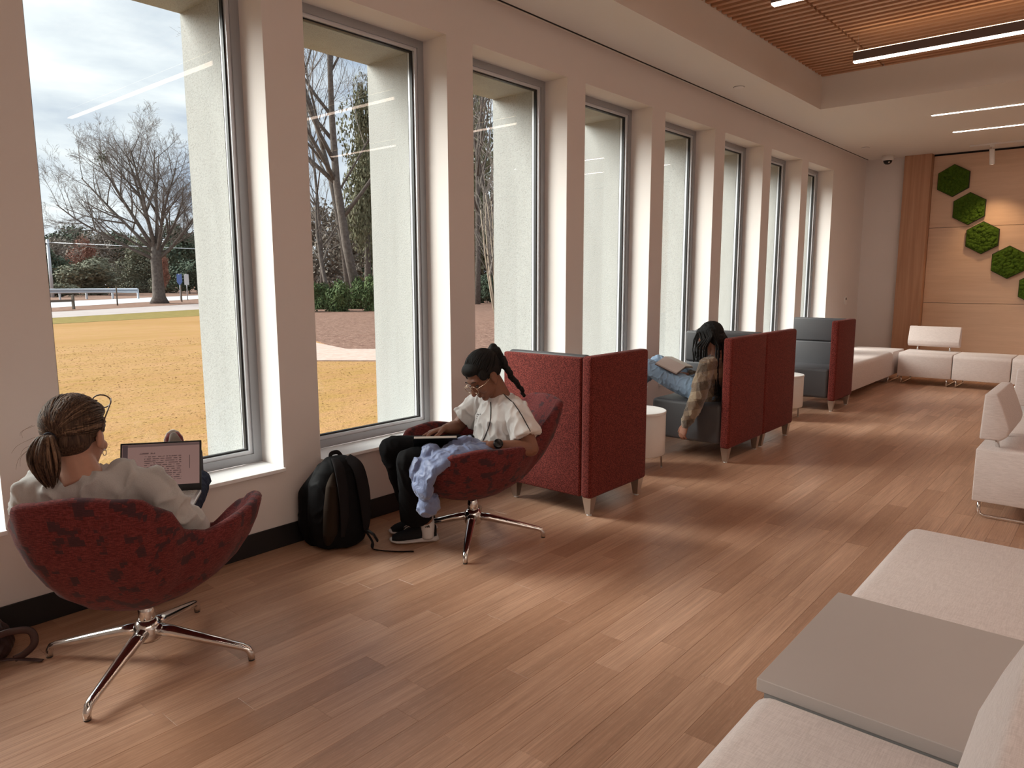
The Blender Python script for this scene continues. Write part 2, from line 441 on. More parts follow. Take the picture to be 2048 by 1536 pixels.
for si, (xa, xb) in enumerate(segs):
    sl_mesh[si] = MB().box(xa, xb, -0.0225, 0.0225, 0, 0.10).mesh('slat')
    sl_mesh[si].materials.append(m_slat)
k = 0
while True:
    y = TY1 - 0.028 - 0.1035*k; k += 1
    if y < 2.6: break
    for si in range(3):
        if si == 2 and y < 6.0: continue
        o = bpy.data.objects.new('slat', sl_mesh[si]); COL.objects.link(o); o.parent = ceil; o.location = (0, y, ZTR)
for x in (1.0, 1.272, 2.4, 3.71, 5.0):
    MB().box(x-0.012, x+0.012, 2.5, TY1-0.004, ZTR+0.101, ZTR+0.13).build('carrier_rail', m_dark, ceil)

# floor: vinyl planks running along the windows
fl = setp(MB().box(-0.3, XR+0.2, YB-0.2, YE+0.1, -0.30, -0.006).build('floor', plain('subfloor', (0.05, 0.03, 0.02), 0.9)), 'brown wood plank vinyl floor', kind='structure')
PW, PL = 0.1205, 0.92
cells = []
rr = random.Random(3)
nrow = int(XR/PW)
for i in range(nrow):
    x = i*PW; off = rr.random()*PL
    y = YB - off
    while y < YE:
        y0, y1 = max(y, YB), min(y+PL, YE)
        if y1-y0 > 0.02:
            pc = [project(xx, yy, 0) for xx in (x, x+PW) for yy in (y0, y1)]
            area = 0
            if all(q for q in pc):
                u = [q[0] for q in pc]; v_ = [q[1] for q in pc]
                cu, cv = sum(u)/4, sum(v_)/4
                if max(u) > 0 and min(u) < 2048 and max(v_) > 0 and min(v_) < 1536 and y1-y0 > PL-1e-4:
                    area = (max(u)-min(u))*(max(v_)-min(v_)) if -150 < cu < 2150 and cv < 1650 else 0
                    if x > 2.85 and 0.9 < (y0+y1)/2 < 3.3: area *= 0.02
            cells.append((area, x, y0, y1))
        y += PL
cells.sort(key=lambda c: -c[0])
pme = MB().rbox(0.0003, PW-0.0003, 0.0003, PL-0.0003, -0.0058, 0.0, 0.0006, 1, False).mesh('plank'); pme.materials.append(m_plank)
far = MB()
for i, (a_, x, y0, y1) in enumerate(cells):
    if i < 295 and a_ > 0:
        o = bpy.data.objects.new('plank', pme); COL.objects.link(o); o.parent = fl; o.location = (x, y0, 0)
    else: far.box(x+0.0003, x+PW-0.0003, y0+0.0003, y1-0.0003, -0.0058, 0.0)
setp(far.build('planks', m_plankfar, fl), kind='stuff')

# ------------------------------------------------------------------ lights and ceiling fittings
def pendant(x0, x1, y, z, label):
    e = empty('pendant_light', ((x0+x1)/2, y, z), label=label, cat='pendant light', group='linear pendants in the slatted tray')
    h = (x1-x0)/2
    MB().rbox(-h, h, -0.035, 0.035, 0.012, 0.088, 0.003, 2, False).build('housing', m_pend, e)
    MB().box(-h+0.004, h-0.004, -0.028, 0.028, 0.0, 0.0118).build('diffuser', m_lamp, e)
    MB().box(-h+0.004, h-0.004, -0.028, 0.028, 0.0882, 0.094).build('uplight_lens', m_lampup, e)
    for s in (-h+0.03, 0, h-0.03): MB().tube([(s, 0, 0.089), (s, 0, ZTR-z-0.001)], 0.0012, 5).build('cable', m_nickel, e)
pendant(1.37, 6.1, 7.40, 3.45, 'long brown linear pendant light nearest the end of the tray')
pendant(1.34, 6.1, 5.50, 3.45, 'linear pendant light cut off by the top of the picture')
pendant(1.34, 6.1, 3.55, 3.45, 'linear pendant light overhead, out of the picture')
pendant(1.34, 6.1, 1.6, 3.45, 'linear pendant light overhead, added out of view for fill')  # unseen, added by continuing the row to raise the warm fill

pendant(1.34, 6.1, -0.4, 3.45, 'linear pendant light added behind the viewer for fill')  # also unseen, added to brighten the room from behind the camera
def fill_panel(x, y, label):  # glowing panels added out of view to warm the room, no known fixtures
    e = empty('fill_light', (x, y, ZC), label=label, cat='ceiling light', group='added fill panels along the far side of the room')
    mb = MB()
    for q_ in ((-.32, .32, -.92, -.89), (-.32, .32, .89, .92), (-.32, -.29, -.89, .89), (.29, .32, -.89, .89)): mb.box(*q_, -0.012, -0.0006)
    mb.build('trim', m_plasticw, e)
    MB().box(-.289, .289, -.889, .889, -0.006, -0.0006).build('diffuser', m_fillpanel, e)
for i_, y_ in enumerate((-2.4, -0.5, 1.4)):
  for x_ in (6.62, 7.28):
    fill_panel(x_, y_, ['first', 'second', 'third'][i_]+' added troffer '+('in the outer row' if x_ > 7 else 'in the inner row')+' across the room, out of the picture')

def linear(x0, x1, y, label):
    e = empty('linear_light', ((x0+x1)/2, y, ZC), label=label, cat='ceiling light', group='recessed linear ceiling lights')
    h = (x1-x0)/2
    MB().box(-h, h, -0.028, 0.028, -0.004, -0.0006).build('rim', m_plasticw, e)
    MB().box(-h+0.004, h-0.004, -0.022, 0.022, -0.0062, -0.0042).build('diffuser', m_lampw, e)
linear(1.52, 4.4, 10.0, 'white linear ceiling light nearer the slatted tray')
linear(1.52, 4.4, 11.31, 'white linear ceiling light nearer the feature wall')

def track():
    e = empty('track_rail', (3.2, 12.6, ZC), label='white track rail on the ceiling before the feature wall', cat='track light')
    MB().rbox(-1.68, 2.4, -0.018, 0.018, -0.022, -0.0006, 0.002, 2, False).build('rail', m_plasticw, e)
def spot(x, label):
    e = empty('spotlight', (x, 12.6, ZC-0.023), label=label, cat='spotlight', group='white track spotlights')
    MB().rbox(-0.03, 0.03, -0.016, 0.016, -0.03, 0.0, 0.003, 2).build('adapter', m_plasticw, e)
    MB().tube([(0, 0, -0.03), (0, 0, -0.075)], 0.009, 8).build('stem', m_plasticw, e)
    d = Vector((0.10, 0.50, -1.55)).normalized() if False else Vector((0.05, 0.22, -0.975)).normalized()
    c = Vector((0, 0, -0.075))
    MB().tube([c-d*0.02, c-d*0.018, c+d*0.19, c+d*0.195], [0.028, 0.034, 0.034, 0.031], 20).build('can', m_plasticw, e)
    MB().tube([c+d*0.1952, c+d*0.196], [0.024, 0.024], 16).build('lens', m_lamp, e)
    ld = bpy.data.lights.new('spot_lamp', 'SPOT'); ld.energy = 42; ld.color = (1.0, 0.66, 0.36); ld.spot_size = math.radians(80); ld.spot_blend = 0.9; ld.shadow_soft_size = 0.03
    lo = bpy.data.objects.new('spot_lamp', ld); COL.objects.link(lo); lo.parent = e; lo.location = c+d*0.21
    lo.rotation_euler = d.to_track_quat('-Z', 'Y').to_euler()
track(); spot(1.80, 'white can spotlight at the start of the track rail')
spot(3.0, 'white can spotlight farther along the track, out of the picture')

def disc(x, y, label):
    e = empty('sprinkler_cover', (x, y, ZC), label=label, cat='sprinkler', group='flush ceiling covers')
    MB().lathe([(0.045, -0.006), (0.05, -0.004), (0.05, -0.0005)], 28).build('cover', m_plasticw, e)
    MB().lathe([(0.053, -0.0025), (0.053, -0.0004)], 28).build('shadow_ring', m_slot, e)
disc(0.334, 7.265, 'round flush cover on the soffit beside the slatted tray')
disc(0.328, 11.78, 'round flush cover on the soffit near the dome camera')
e = empty('dome_camera', (0.39, 12.8, ZC), label='white and black dome security camera on the ceiling', cat='camera')
MB().lathe([(0.075, -0.075), (0.085, -0.06), (0.085, -0.0005)], 28).build('housing', m_plasticw, e)
MB().lathe([(0.004, -0.135), (0.035, -0.128), (0.056, -0.108), (0.066, -0.0755)], 24).build('dome', m_plasticb, e)
MB().ell((0.03, -0.045, -0.105), (0.014, 0.014, 0.014)).build('lens', m_chrome, e)
e = empty('wall_control', (0, 12.40, 1.129), label='small white thermostat on the window wall near the corner', cat='thermostat')
MB().rbox(0.0006, 0.016, -0.045, 0.045, -0.065, 0.065, 0.004, 2).build('plate', m_plasticw, e)
MB().rbox(0.0162, 0.02, -0.022, 0.022, 0.01, 0.045, 0.001, 1).build('screen', m_plasticb, e)

# ------------------------------------------------------------------ moss hexagons
def mossmat():
    g = G('preserved_moss'); g.set(1.0, spec=0.05); v = g.coords('World')
    f = g.noise(v, 14, 4, 0.6); f2 = g.noise(v, 160, 3, 0.7)
    c = g.mix(f, (0.022, 0.05, 0.006), (0.075, 0.15, 0.014))
    g.base(g.mix(g.ramp(f2, (0.4, (0, 0, 0)), (0.7, (1, 1, 1))), c, (0.11, 0.20, 0.03))); g.bump(f2, 0.9, 0.01); return g.m
m_moss = mossmat(); m_hexf = plain('hex_frame', (0.02, 0.022, 0.012), 0.8)
def hexagon(x, z, seed, label):
    e = empty('moss_hexagon', (x, YE+0.0595, z), label=label, cat='moss panel', group='moss hexagons on the feature wall')
    r = 0.245; q = random.Random(seed)
    hp = [(r*math.sin(k*PI/3), r*math.cos(k*PI/3)) for k in range(6)]
    MB().prism(hp, -0.04, -0.0005, 'y').build('tray', m_hexf, e)
    hq = [(x_*0.965, y_*0.965) for x_, y_ in hp]
    MB().prism(hq, -0.046, -0.0402, 'y').build('moss_bed', m_moss, e)
    mb = MB()
    def inside(a, b, m_): return all(a*math.cos(t)+b*math.sin(t) < r*0.84-m_ for t in [k*PI/3 for k in range(6)])
    n = 0
    while n < 150:
        a, b = q.uniform(-r, r), q.uniform(-r, r); s = q.uniform(0.010, 0.034)
        if not inside(a, b, s*0.95): continue
        mb.ell((a, -0.044, b), (s, s*0.7, s), nu=10, nv=7); n += 1
    setp(mb.build('moss', m_moss, e), kind='stuff')
hexagon(1.258, 2.965, 1, 'green moss hexagon highest on the feature wall')
hexagon(1.497, 2.530, 2, 'green moss hexagon second from the top of the cascade')
hexagon(1.701, 2.087, 3, 'green moss hexagon third from the top, above the backrest')
hexagon(2.060, 1.715, 4, 'green moss hexagon fourth down the diagonal on the feature wall')
hexagon(2.43, 1.33, 5, 'green moss hexagon lowest, cut off at the picture edge')
# ------------------------------------------------------------------ swivel tub chairs
def interp(tab, x):
    for i in range(len(tab)-1):
        a, b = tab[i], tab[i+1]
        if x <= b[0]:
            t = (x-a[0])/(b[0]-a[0]); t = t*t*(3-2*t)
            return [a[j]+(b[j]-a[j])*t for j in range(1, len(a))]
    return list(tab[-1][1:])
RIM = [(0, .335, .405), (28, .39, .425), (44, .475, .535), (56, .478, .585), (74, .452, .605), (100, .41, .59), (122, .39, .575), (136, .40, .60), (150, .485, .72), (160, .53, .782), (180, .515, .797)]
def tub_chair(cx, cy, fwd, label, foot_dir):
    rz = math.atan2(fwd[1], fwd[0])
    e = empty('tub_chair', (cx, cy, 0), rz, label, 'chair', 'red swivel tub chairs by the windows')
    n = 96; zb = 0.245
    outer = [0.0, 0.10, 0.22, 0.36, 0.50, 0.64, 0.78, 0.90, 1.0]
    rows = []
    def ring(fn): rows.append([fn(2*PI*k/n) for k in range(n)])
    def rim(a):
        d = abs(math.degrees((a+PI) % (2*PI)-PI)); return interp(RIM, d)
    amax = math.radians(78)
    for t in outer[1:]:
        def fo(a, t=t):
            rr, zz = rim(a); rho = rr*math.sin(t*amax)/math.sin(amax); z = zb+(zz-zb)*(1-math.cos(t*amax))/(1-math.cos(amax))
            return (rho*math.cos(a), rho*math.sin(a), z)
        ring(fo)
    th = 0.052
    def off(dr, dz):
        def f(a):
            rr, zz = rim(a); return ((rr-dr)*math.cos(a), (rr-dr)*math.sin(a), zz+dz)
        return f
    ring(off(0.006, 0.012)); ring(off(0.024, 0.018)); ring(off(0.042, 0.012)); ring(off(th, -0.004))
    zs = 0.40
    for t in (0.3, 0.6, 0.85, 1.0):
        def fi(a, t=t):
            rr, zz = rim(a); z1 = zs-0.03
            z = (zz-0.004)+(min(z1, zz-0.03)-(zz-0.004))*t
            ro = rr-th; r1 = 0.30 if ro > 0.33 else ro-0.02
            rho = ro+(r1-ro)*t**0.8
            return (rho*math.cos(a), rho*math.sin(a), z)
        ring(fi)
    vs = [(0, 0, zb)] + [p for r_ in rows for p in r_] + [(0, 0, zs-0.03)]
    fs = [(0, 1+(k+1) % n, 1+k) for k in range(n)]
    for i in range(len(rows)-1):
        for k in range(n):
            fs.append((1+i*n+k, 1+i*n+(k+1) % n, 1+(i+1)*n+(k+1) % n, 1+(i+1)*n+k))
    b = 1+(len(rows)-1)*n; l = len(vs)-1
    for k in range(n): fs.append((b+k, b+(k+1) % n, l))
    mb = MB(); mb.add(vs, fs, True); mb.build('shell', m_chair, e)
    sm = MB(); sm.lathe([(0.22, zs-0.029), (0.275, zs-0.02), (0.285, zs), (0.27, zs+0.022), (0.20, zs+0.034), (0.08, zs+0.04)], 40); sm.build('seat_cushion', m_chair, e)
    MB().lathe([(0.031, 0.105), (0.031, zb+0.03)], 24).build('post', m_chrome, e)
    MB().lathe([(0.045, 0.085), (0.052, 0.10), (0.052, 0.145), (0.040, 0.165), (0.032, 0.17)], 28).build('hub', m_chrome, e)
    a0 = math.atan2(foot_dir[1], foot_dir[0])-rz
    for k in range(4):
        a = a0+k*PI/2; d = Vector((math.cos(a), math.sin(a), 0)); sdv = Vector((-d.y, d.x, 0))
        pts = [d*0.03+Vector((0, 0, .128)), d*0.10+Vector((0, 0, .118)), d*0.26+Vector((0, 0, .082)), d*0.375+Vector((0, 0, .056)), d*0.398+Vector((0, 0, .047)), d*0.409+Vector((0, 0, .028)), d*0.41+Vector((0, 0, .006))]
        lg = MB().tube(pts, [(.030, .024), (.027, .022), (.021, .017), (.017, .014), (.0155, .0135), (.0135, .0135), (.0135, .0135)], 12).build('leg', m_chrome, e)
        MB().lathe([(0.012, 0.0005), (0.012, 0.0055)], 12, c=(d.x*0.41, d.y*0.41)).build('glide', m_plasticb, lg)
    return e
tub_chair(0.68, 1.12, (-0.74, 0.67), 'red patterned tub chair seen from behind, holding the laptop user', (0.937-0.68, 0.799-1.12))
tub_chair(0.715, 2.955, (-0.42, -0.907), 'red patterned tub chair seen from the side, beside the backpack', (0.96-0.715, 2.637-2.955))

# ------------------------------------------------------------------ high backed booths
def booth(x0, x1, yf, yb, label, s):
    """s=+1 opens towards +y, back panel at yb; red wing on the room side"""
    e = empty('booth_seat', ((x0+x1)/2, (yf+yb)/2, 0), 0, label, 'booth', 'high-backed red and charcoal booths')
    cx, cy = (x0+x1)/2, (yf+yb)/2
    X0, X1 = x0-cx, x1-cx
    def B(mb, name, mat, xa, xb, ya, yb_, za, zb_, r, seg=3, par=e):
        a, b = sorted((ya, yb_)); return mb.rbox(xa, xb, a, b, za, zb_, r, seg).build(name, mat, par)
    bk = yb-cy; fr_ = yf-cy
    B(MB(), 'back_panel', m_boothred, X0, X1-0.083, bk, bk+s*0.05, 0.125, 1.012, 0.012)
    B(MB(), 'back_cushion', m_charcoal, X0, X1-0.083, bk+s*0.0505, bk+s*0.115, 0.745, 1.022, 0.02)
    B(MB(), 'back_cushion', m_charcoal, X0, X1-0.083, bk+s*0.0505, bk+s*0.125, 0.40, 0.742, 0.015)
    B(MB(), 'seat', m_charcoal, X0+0.005, X1-0.085, bk+s*0.0505, fr_-s*0.004, 0.145, 0.475, 0.03)
    B(MB(), 'wing_panel', m_boothred, X1-0.08, X1, bk, fr_, 0.122, 1.022, 0.022, 4)
    for lx, ly in ((X0+0.06, bk+s*0.06), (X1-0.045, bk+s*0.055), (X0+0.06, fr_-s*0.06), (X1-0.045, fr_-s*0.05)):
        leg = MB(); zt, zb_ = 0.1235, 0.012
        def q(h): return [(lx-h, ly-h), (lx+h, ly-h), (lx+h, ly+h), (lx-h, ly+h)]
        vs = [(*p, zb_) for p in q(0.018)]+[(*p, zt) for p in q(0.033)]
        leg.add(vs, [(0, 3, 2, 1), (4, 5, 6, 7), (0, 1, 5, 4), (1, 2, 6, 5), (2, 3, 7, 6), (3, 0, 4, 7)])
        lo = leg.build('leg', m_nickel, e)
        MB().lathe([(0.017, 0.0005), (0.017, 0.004), (0.007, 0.006), (0.007, 0.0119)], 14, c=(lx, ly)).build('glide', m_plasticw, lo)
    return e
booth(0.345, 1.062, 4.34, 3.655, 'red booth with its speckled back to the patterned tub chair', +1)
booth(0.44, 1.155, 5.485, 6.195, 'charcoal booth where the braided reader sits, red wing behind her', -1)
booth(0.44, 1.155, 6.93, 6.205, 'booth whose red wing stands just beyond the braided reader', +1)
booth(0.40, 1.09, 8.42, 9.08, 'empty booth with charcoal seat and back, beside the beige bench', -1)

def drum(cx, cy, label):
    e = empty('drum_table', (cx, cy, 0), 0.5, label, 'side table', 'white drum side tables between the booths')
    MB().lathe([(0.185, 0.13), (0.205, 0.132), (0.21, 0.14), (0.21, 0.455)], 48).build('drum', m_tan, e)
    MB().lathe([(0.212, 0.4555), (0.213, 0.462), (0.213, 0.472), (0.209, 0.475)], 48, sm=False).build('top', m_white, e)
    for k in range(3):
        a = k*2*PI/3+0.35; d = Vector((math.cos(a), math.sin(a), 0))
        lg = MB().tube([d*0.15+Vector((0, 0, .127)), d*0.18+Vector((0, 0, .12)), d*0.194+Vector((0, 0, .09)), d*0.197+Vector((0, 0, .006))], [(.018, .007), (.016, .007), (.011, .007), (.007, .006)], 10, up=d).build('leg', m_nickel, e)
        MB().lathe([(.009, .0005), (.009, .0055)], 12, c=(d.x*.197, d.y*.197)).build('glide', m_plasticw, lg)
drum(0.655, 4.915, 'white drum table between the near booth and the braided reader')
drum(0.745, 7.76, 'white drum table in front of the empty charcoal booth')

# ------------------------------------------------------------------ beige benches
ZSEAT = 0.445
def bench(name, x0, x1, y0, y1, label, front, back=False, runners='ends', group='beige upholstered bench modules', top=None):
    """front: '+x','-x','+y','-y' is the side people sit towards"""
    cx, cy = (x0+x1)/2, (y0+y1)/2
    lx = front[1] == 'x'; ln = (y1-y0) if lx else (x1-x0); dp = (x1-x0) if lx else (y1-y0)
    rz = {'+x': 0, '-x': PI, '+y': PI/2, '-y': -PI/2}[front]
    e = empty(name, (cx, cy, 0), rz, label, 'table' if top else 'bench', group)
    h, d = ln/2-0.003, dp/2
    if top is None:
        bm = bmesh.new(); bmesh.ops.create_cube(bm, size=1.0)
        for v in bm.verts: v.co = Vector((v.co.x*2*d, v.co.y*2*h, (0.11+ZSEAT)/2+v.co.z*(ZSEAT-0.11)))
        fe = [ed for ed in bm.edges if all(v.co.x > 0 and v.co.z > 0.3 for v in ed.verts)]
        bmesh.ops.bevel(bm, geom=fe, offset=0.055, segments=6, profile=0.5, affect='EDGES')
        bmesh.ops.bevel(bm, geom=[ed for ed in bm.edges if ed.calc_face_angle(0) > 0.6], offset=0.008, segments=2, profile=0.5, affect='EDGES')
        MB().bm(bm).build('seat', m_linen, e, autosmooth=50)
    else:
        MB().rbox(-d, d, -h, h, 0.44, top, 0.002, 1, False).build('table_top', m_lam, e)
        MB().box(-d+0.02, d-0.02, -h+0.004, h-0.004, 0.36, 0.4395).build('apron', m_lamedge, e)
    for sy in (-1, 1):
        y = sy*(h-0.05); r = 0.0105; zt = 0.112 if top is None else 0.361
        pts = [(d-0.035, y, zt), (d-0.035, y, 0.045), (d-0.043, y, 0.022), (d-0.065, y, 0.0115), (-d+0.065, y, 0.0115), (-d+0.043, y, 0.022), (-d+0.035, y, 0.045), (-d+0.035, y, zt)]
        MB().tube(pts, r, 10, up=(0, 1, 0)).build('sled_leg', m_chrome, e)
    if back:
        for sy in (-1, 1):
            MB().tube([(-d+0.10, sy*h*0.62, ZSEAT-0.01), (-d+0.085, sy*h*0.62, 0.52)], (0.011), 10).build('back_post', m_chrome, e)
        prof = [(-d+0.01, 0.505), (-d+0.02, 0.79), (-d+0.085, 0.795), (-d+0.125, 0.70), (-d+0.165, 0.585), (-d+0.155, 0.535), (-d+0.12, 0.505)]
        MB().prism(prof, -h+0.004, h-0.004, 'y', 0.011, 3).build('backrest', m_linen, e, autosmooth=40)
    return e
bench('bench_module', 0.35, 1.0, 9.32, 11.33, 'long beige bench along the window wall past the last booth', '+x')
bench('bench_module', 0.35, 1.0, 11.335, 11.98, 'beige corner bench module against the pilaster', '-y')
bench('bench_module', 1.06, 1.73, 11.35, 12.0, 'beige bench module with a backrest before the feature wall', '-y', True)
bench('bench_module', 1.735, 2.40, 11.35, 12.0, 'backless beige bench module before the feature wall, fully in view', '-y')
bench('bench_module', 2.405, 3.07, 11.35, 12.0, 'beige bench module before the feature wall, cut off at the picture edge', '-y')
bench('bench_module', 2.875, 3.53, 5.22, 5.90, 'beige bench module with tilted backrest and chrome sled leg, turned away', '+x', True)
bench('bench_module', 2.875, 3.53, 5.905, 6.58, 'backless beige bench module behind the tilted backrest', '+x')
bench('bench_module', 2.875, 3.53, 6.80, 7.48, 'second beige backrest bench, only its corner in view', '+x', True)
bench('bench_module', 2.885, 3.53, 2.425, 3.37, 'wide beige bench beyond the taupe table', '-x')
bench('bench_module', 2.885, 3.53, 0.80, 1.73, 'beige bench in the foreground with a backrest, next to the taupe table', '-x', True)
bench('bench_table', 2.885, 3.51, 1.735, 2.42, 'taupe laminate table set between two beige benches', '-x', top=0.475, group=None)
# ------------------------------------------------------------------ people and what they carry
def frame2(c, f):
    f = Vector((f[0], f[1], 0)).normalized(); l = Vector((-f.y, f.x, 0))
    def g(a, b, z): return Vector((c[0], c[1], 0))+f*a+l*b+Vector((0, 0, z))
    return g, f, l
def skinmat(name, c):
    g = G(name); g.set(0.5, spec=0.35); v = g.coords('World')
    g.base(g.mix(g.noise(v, 40, 3), tuple(x*0.9 for x in c), tuple(min(1, x*1.08) for x in c)))
    g.b.inputs['Subsurface Weight'].default_value = 0.08; g.b.inputs['Subsurface Radius'].default_value = (0.02, 0.008, 0.004)
    g.bump(g.noise(v, 500, 2), 0.06, 0.001); return g.m
def hairmat(name, a, b, sc=(240, 240, 14)):
    g = G(name); g.set(0.6, spec=0.22); f = g.noise(g.coords('Object', sc), 1.0, 3, 0.6, 0.5)
    g.base(g.mix(g.ramp(f, (0.35, (0, 0, 0)), (0.65, (1, 1, 1))), a, b)); g.bump(f, 0.5, 0.003); return g.m
def cloth(name, a, b, sc=300, bump=0.2, rough=0.9, big=None):
    g = G(name); g.set(rough, spec=0.12, sheen=0.15 if a[0] > 0.1 else 0.0); v = g.coords('World')
    f = g.noise(v, sc, 2); c = g.mix(f, a, b)
    if big: c = g.mix(g.math('MULTIPLY', g.ramp(g.noise(v, 7, 3), (0.4, (0, 0, 0)), (0.65, (1, 1, 1))), big[0]), c, big[1])
    g.base(c); g.bump(f, bump, 0.002); return g.m
def fold(amp, sc, sx=1.0, sy=1.0, sz=1.0, seed=0.0):
    def f(c):
        p = Vector((c.x*sx*sc+seed, c.y*sy*sc, c.z*sz*sc)); n = mnoise.noise(p)+0.5*mnoise.noise(p*2.1)
        r = max(0.0, 1-abs(n)*2.2)
        return max(amp*(r*r*1.1+n*0.7-0.2), -amp*0.2)
    return f

def head(mb, c, f, u, s=1.0, neck=None, neck_r=0.056):
    """skull, jaw, nose, lips, ears and neck, to be fused"""
    f = f.normalized(); u = (u-f*u.dot(f)).normalized(); l = u.cross(f)
    A = (l, f, u)
    def P(a, b, d): return c+(f*a+l*b+u*d)*s
    def e(a, b, d, r): mb.ell(P(a, b, d), tuple(x*s for x in r), A)
    e(-.010, 0, .030, (.072, .090, .082)); e(.022, 0, -.030, (.060, .066, .078)); e(.035, 0, -.075, (.042, .045, .034)); e(.066, 0, -.095, (.020, .018, .016))
    e(.068, 0, .020, (.046, .024, .020)); e(.060, .034, -.035, (.024, .024, .022)); e(.060, -.034, -.035, (.024, .024, .022))
    mb.tube([P(.080, 0, .010), P(.098, 0, -.018), P(.107, 0, -.036)], [.009*s, .011*s, .014*s], 10, round_cap=True)
    e(.094, .012, -.038, (.009, .009, .007)); e(.094, -.012, -.038, (.009, .009, .007))
    e(.084, 0, -.060, (.022, .011, .006)); e(.083, 0, -.070, (.019, .011, .006))
    for sg in (-1, 1):
        e(-.006, sg*.074, -.018, (.009, .019, .031)); e(-.016, sg*.080, -.008, (.006, .012, .022)); e(.004, sg*.074, -.042, (.006, .009, .010))
    if neck is not None: mb.tube([P(-.022, 0, -.03), P(-.020, 0, -.075), neck], [neck_r*s*.95, neck_r*s*.92, neck_r*s*1.12], 16)
    return P, A
def eyes(P, A, s, par, name='eye', lid=True):
    for sg in (-1, 1):
        MB().ell(P(.0775, sg*.031, -.004), (.011*s, .009*s, .0055*s), A).build(name, m_eye, par)
        MB().tube([P(.090, sg*.017, .024), P(.091, sg*.032, .030), P(.080, sg*.050, .024)], [.0018*s, .0028*s, .0012*s], 8).build('eyebrow', m_brow, par)
m_eye = plain('eye', (0.05, 0.035, 0.03), 0.2); m_brow = plain('eyebrow_hair', (0.012, 0.009, 0.008), 0.8)

def cap_strands(P, c, r, tie, s, n, mat, par, seed):
    """hair combed over the scalp towards the tie"""
    q = random.Random(seed); mb = MB(); t1 = Vector(tie).normalized()
    for i in range(n):
        a = q.uniform(-1, 1)*PI*0.62; e_ = q.uniform(-.35, 1.2); d0 = Vector((math.cos(a)*math.cos(e_), math.sin(a)*math.cos(e_), math.sin(e_)+.12)).normalized()
        if d0.x > .80 and d0.z < .45: d0.z += .5; d0.normalize()
        if d0.dot(t1) < -.93: continue
        pts = []; w_ = q.uniform(-.08, .08)
        for k in range(9):
            t = k/8; d = (d0*(1-t)+t1*t+Vector((0, w_*math.sin(PI*t), .10*math.sin(PI*t)))).normalized(); g = 1.005+.012*math.sin(PI*t)
            pts.append(P(c[0]+r[1]*d.x*g, c[1]+r[0]*d.y*g, c[2]+r[2]*d.z*g))
        mb.tube(pts, [.0012*s]+[.0030*s]*7+[.0015*s], 5, cap=False)
    return setp(mb.build('hair_strands', mat, par), kind='stuff')
def spl(pts, rad, n=6):
    P_ = [Vector(p) for p in pts]; Q = []; Rq = []
    for i in range(len(P_)-1):
        p0, p1, p2_, p3_ = P_[max(i-1, 0)], P_[i], P_[i+1], P_[min(i+2, len(P_)-1)]
        for k in range(n):
            t = k/n; Q.append(.5*((2*p1)+(p2_-p0)*t+(2*p0-5*p1+4*p2_-p3_)*t*t+(3*p1-p0-3*p2_+p3_)*t**3))
            a, b = rad[i], rad[i+1]; Rq.append((a[0]+(b[0]-a[0])*t, a[1]+(b[1]-a[1])*t))
    return Q+[P_[-1]], Rq+[rad[-1]]
def hand(mb, w, d, n, t, curl=0.35, s=1.0, spread=0.12, curls=None):
    """w wrist, d finger direction, n palm-side normal, t thumb side"""
    d = d.normalized(); n = (n-d*n.dot(d)).normalized(); t = (t-d*t.dot(d)-n*t.dot(n)).normalized()
    mb.tube([w-d*.01*s, w+d*.025*s, w+d*.06*s, w+d*.092*s], [(.024*s, .018*s), (.032*s, .017*s), (.039*s, .015*s), (.037*s, .012*s)], 14, up=n)
    L = (.072, .080, .075, .058); O = (.028, .0095, -.009, -.027)
    for i in range(4):
        c_ = (curls[i] if curls else curl); b = w+d*(.086-.006*abs(i-1.2))*s+t*O[i]*s; dd = (d+t*spread*(1.5-i)/1.5).normalized(); pts = [b-dd*.012*s, b]
        p = b.copy(); ang = c_*0.6
        for k, fr_ in enumerate((.44, .31, .25)):
            v = dd*math.cos(ang)+n*math.sin(ang); p = p+v*L[i]*fr_*s; pts.append(p.copy()); ang += c_
        r = (.0095, .0098, .0094, .0082)[i]*s
        mb.tube(pts, [r, r*1.03, r*.98, r*.9, r*.78], 10, round_cap=True)
    b = w+d*.028*s+t*.026*s; v = (d*.72+t*.62+n*.30).normalized(); v2 = (d*.93+t*.2+n*.32).normalized()
    mb.tube([b-v*.012*s, b+v*.022*s, b+v*.040*s+v2*.012*s, b+v*.040*s+v2*.044*s], [.015*s, .0125*s, .0108*s, .009*s], 10, round_cap=True)

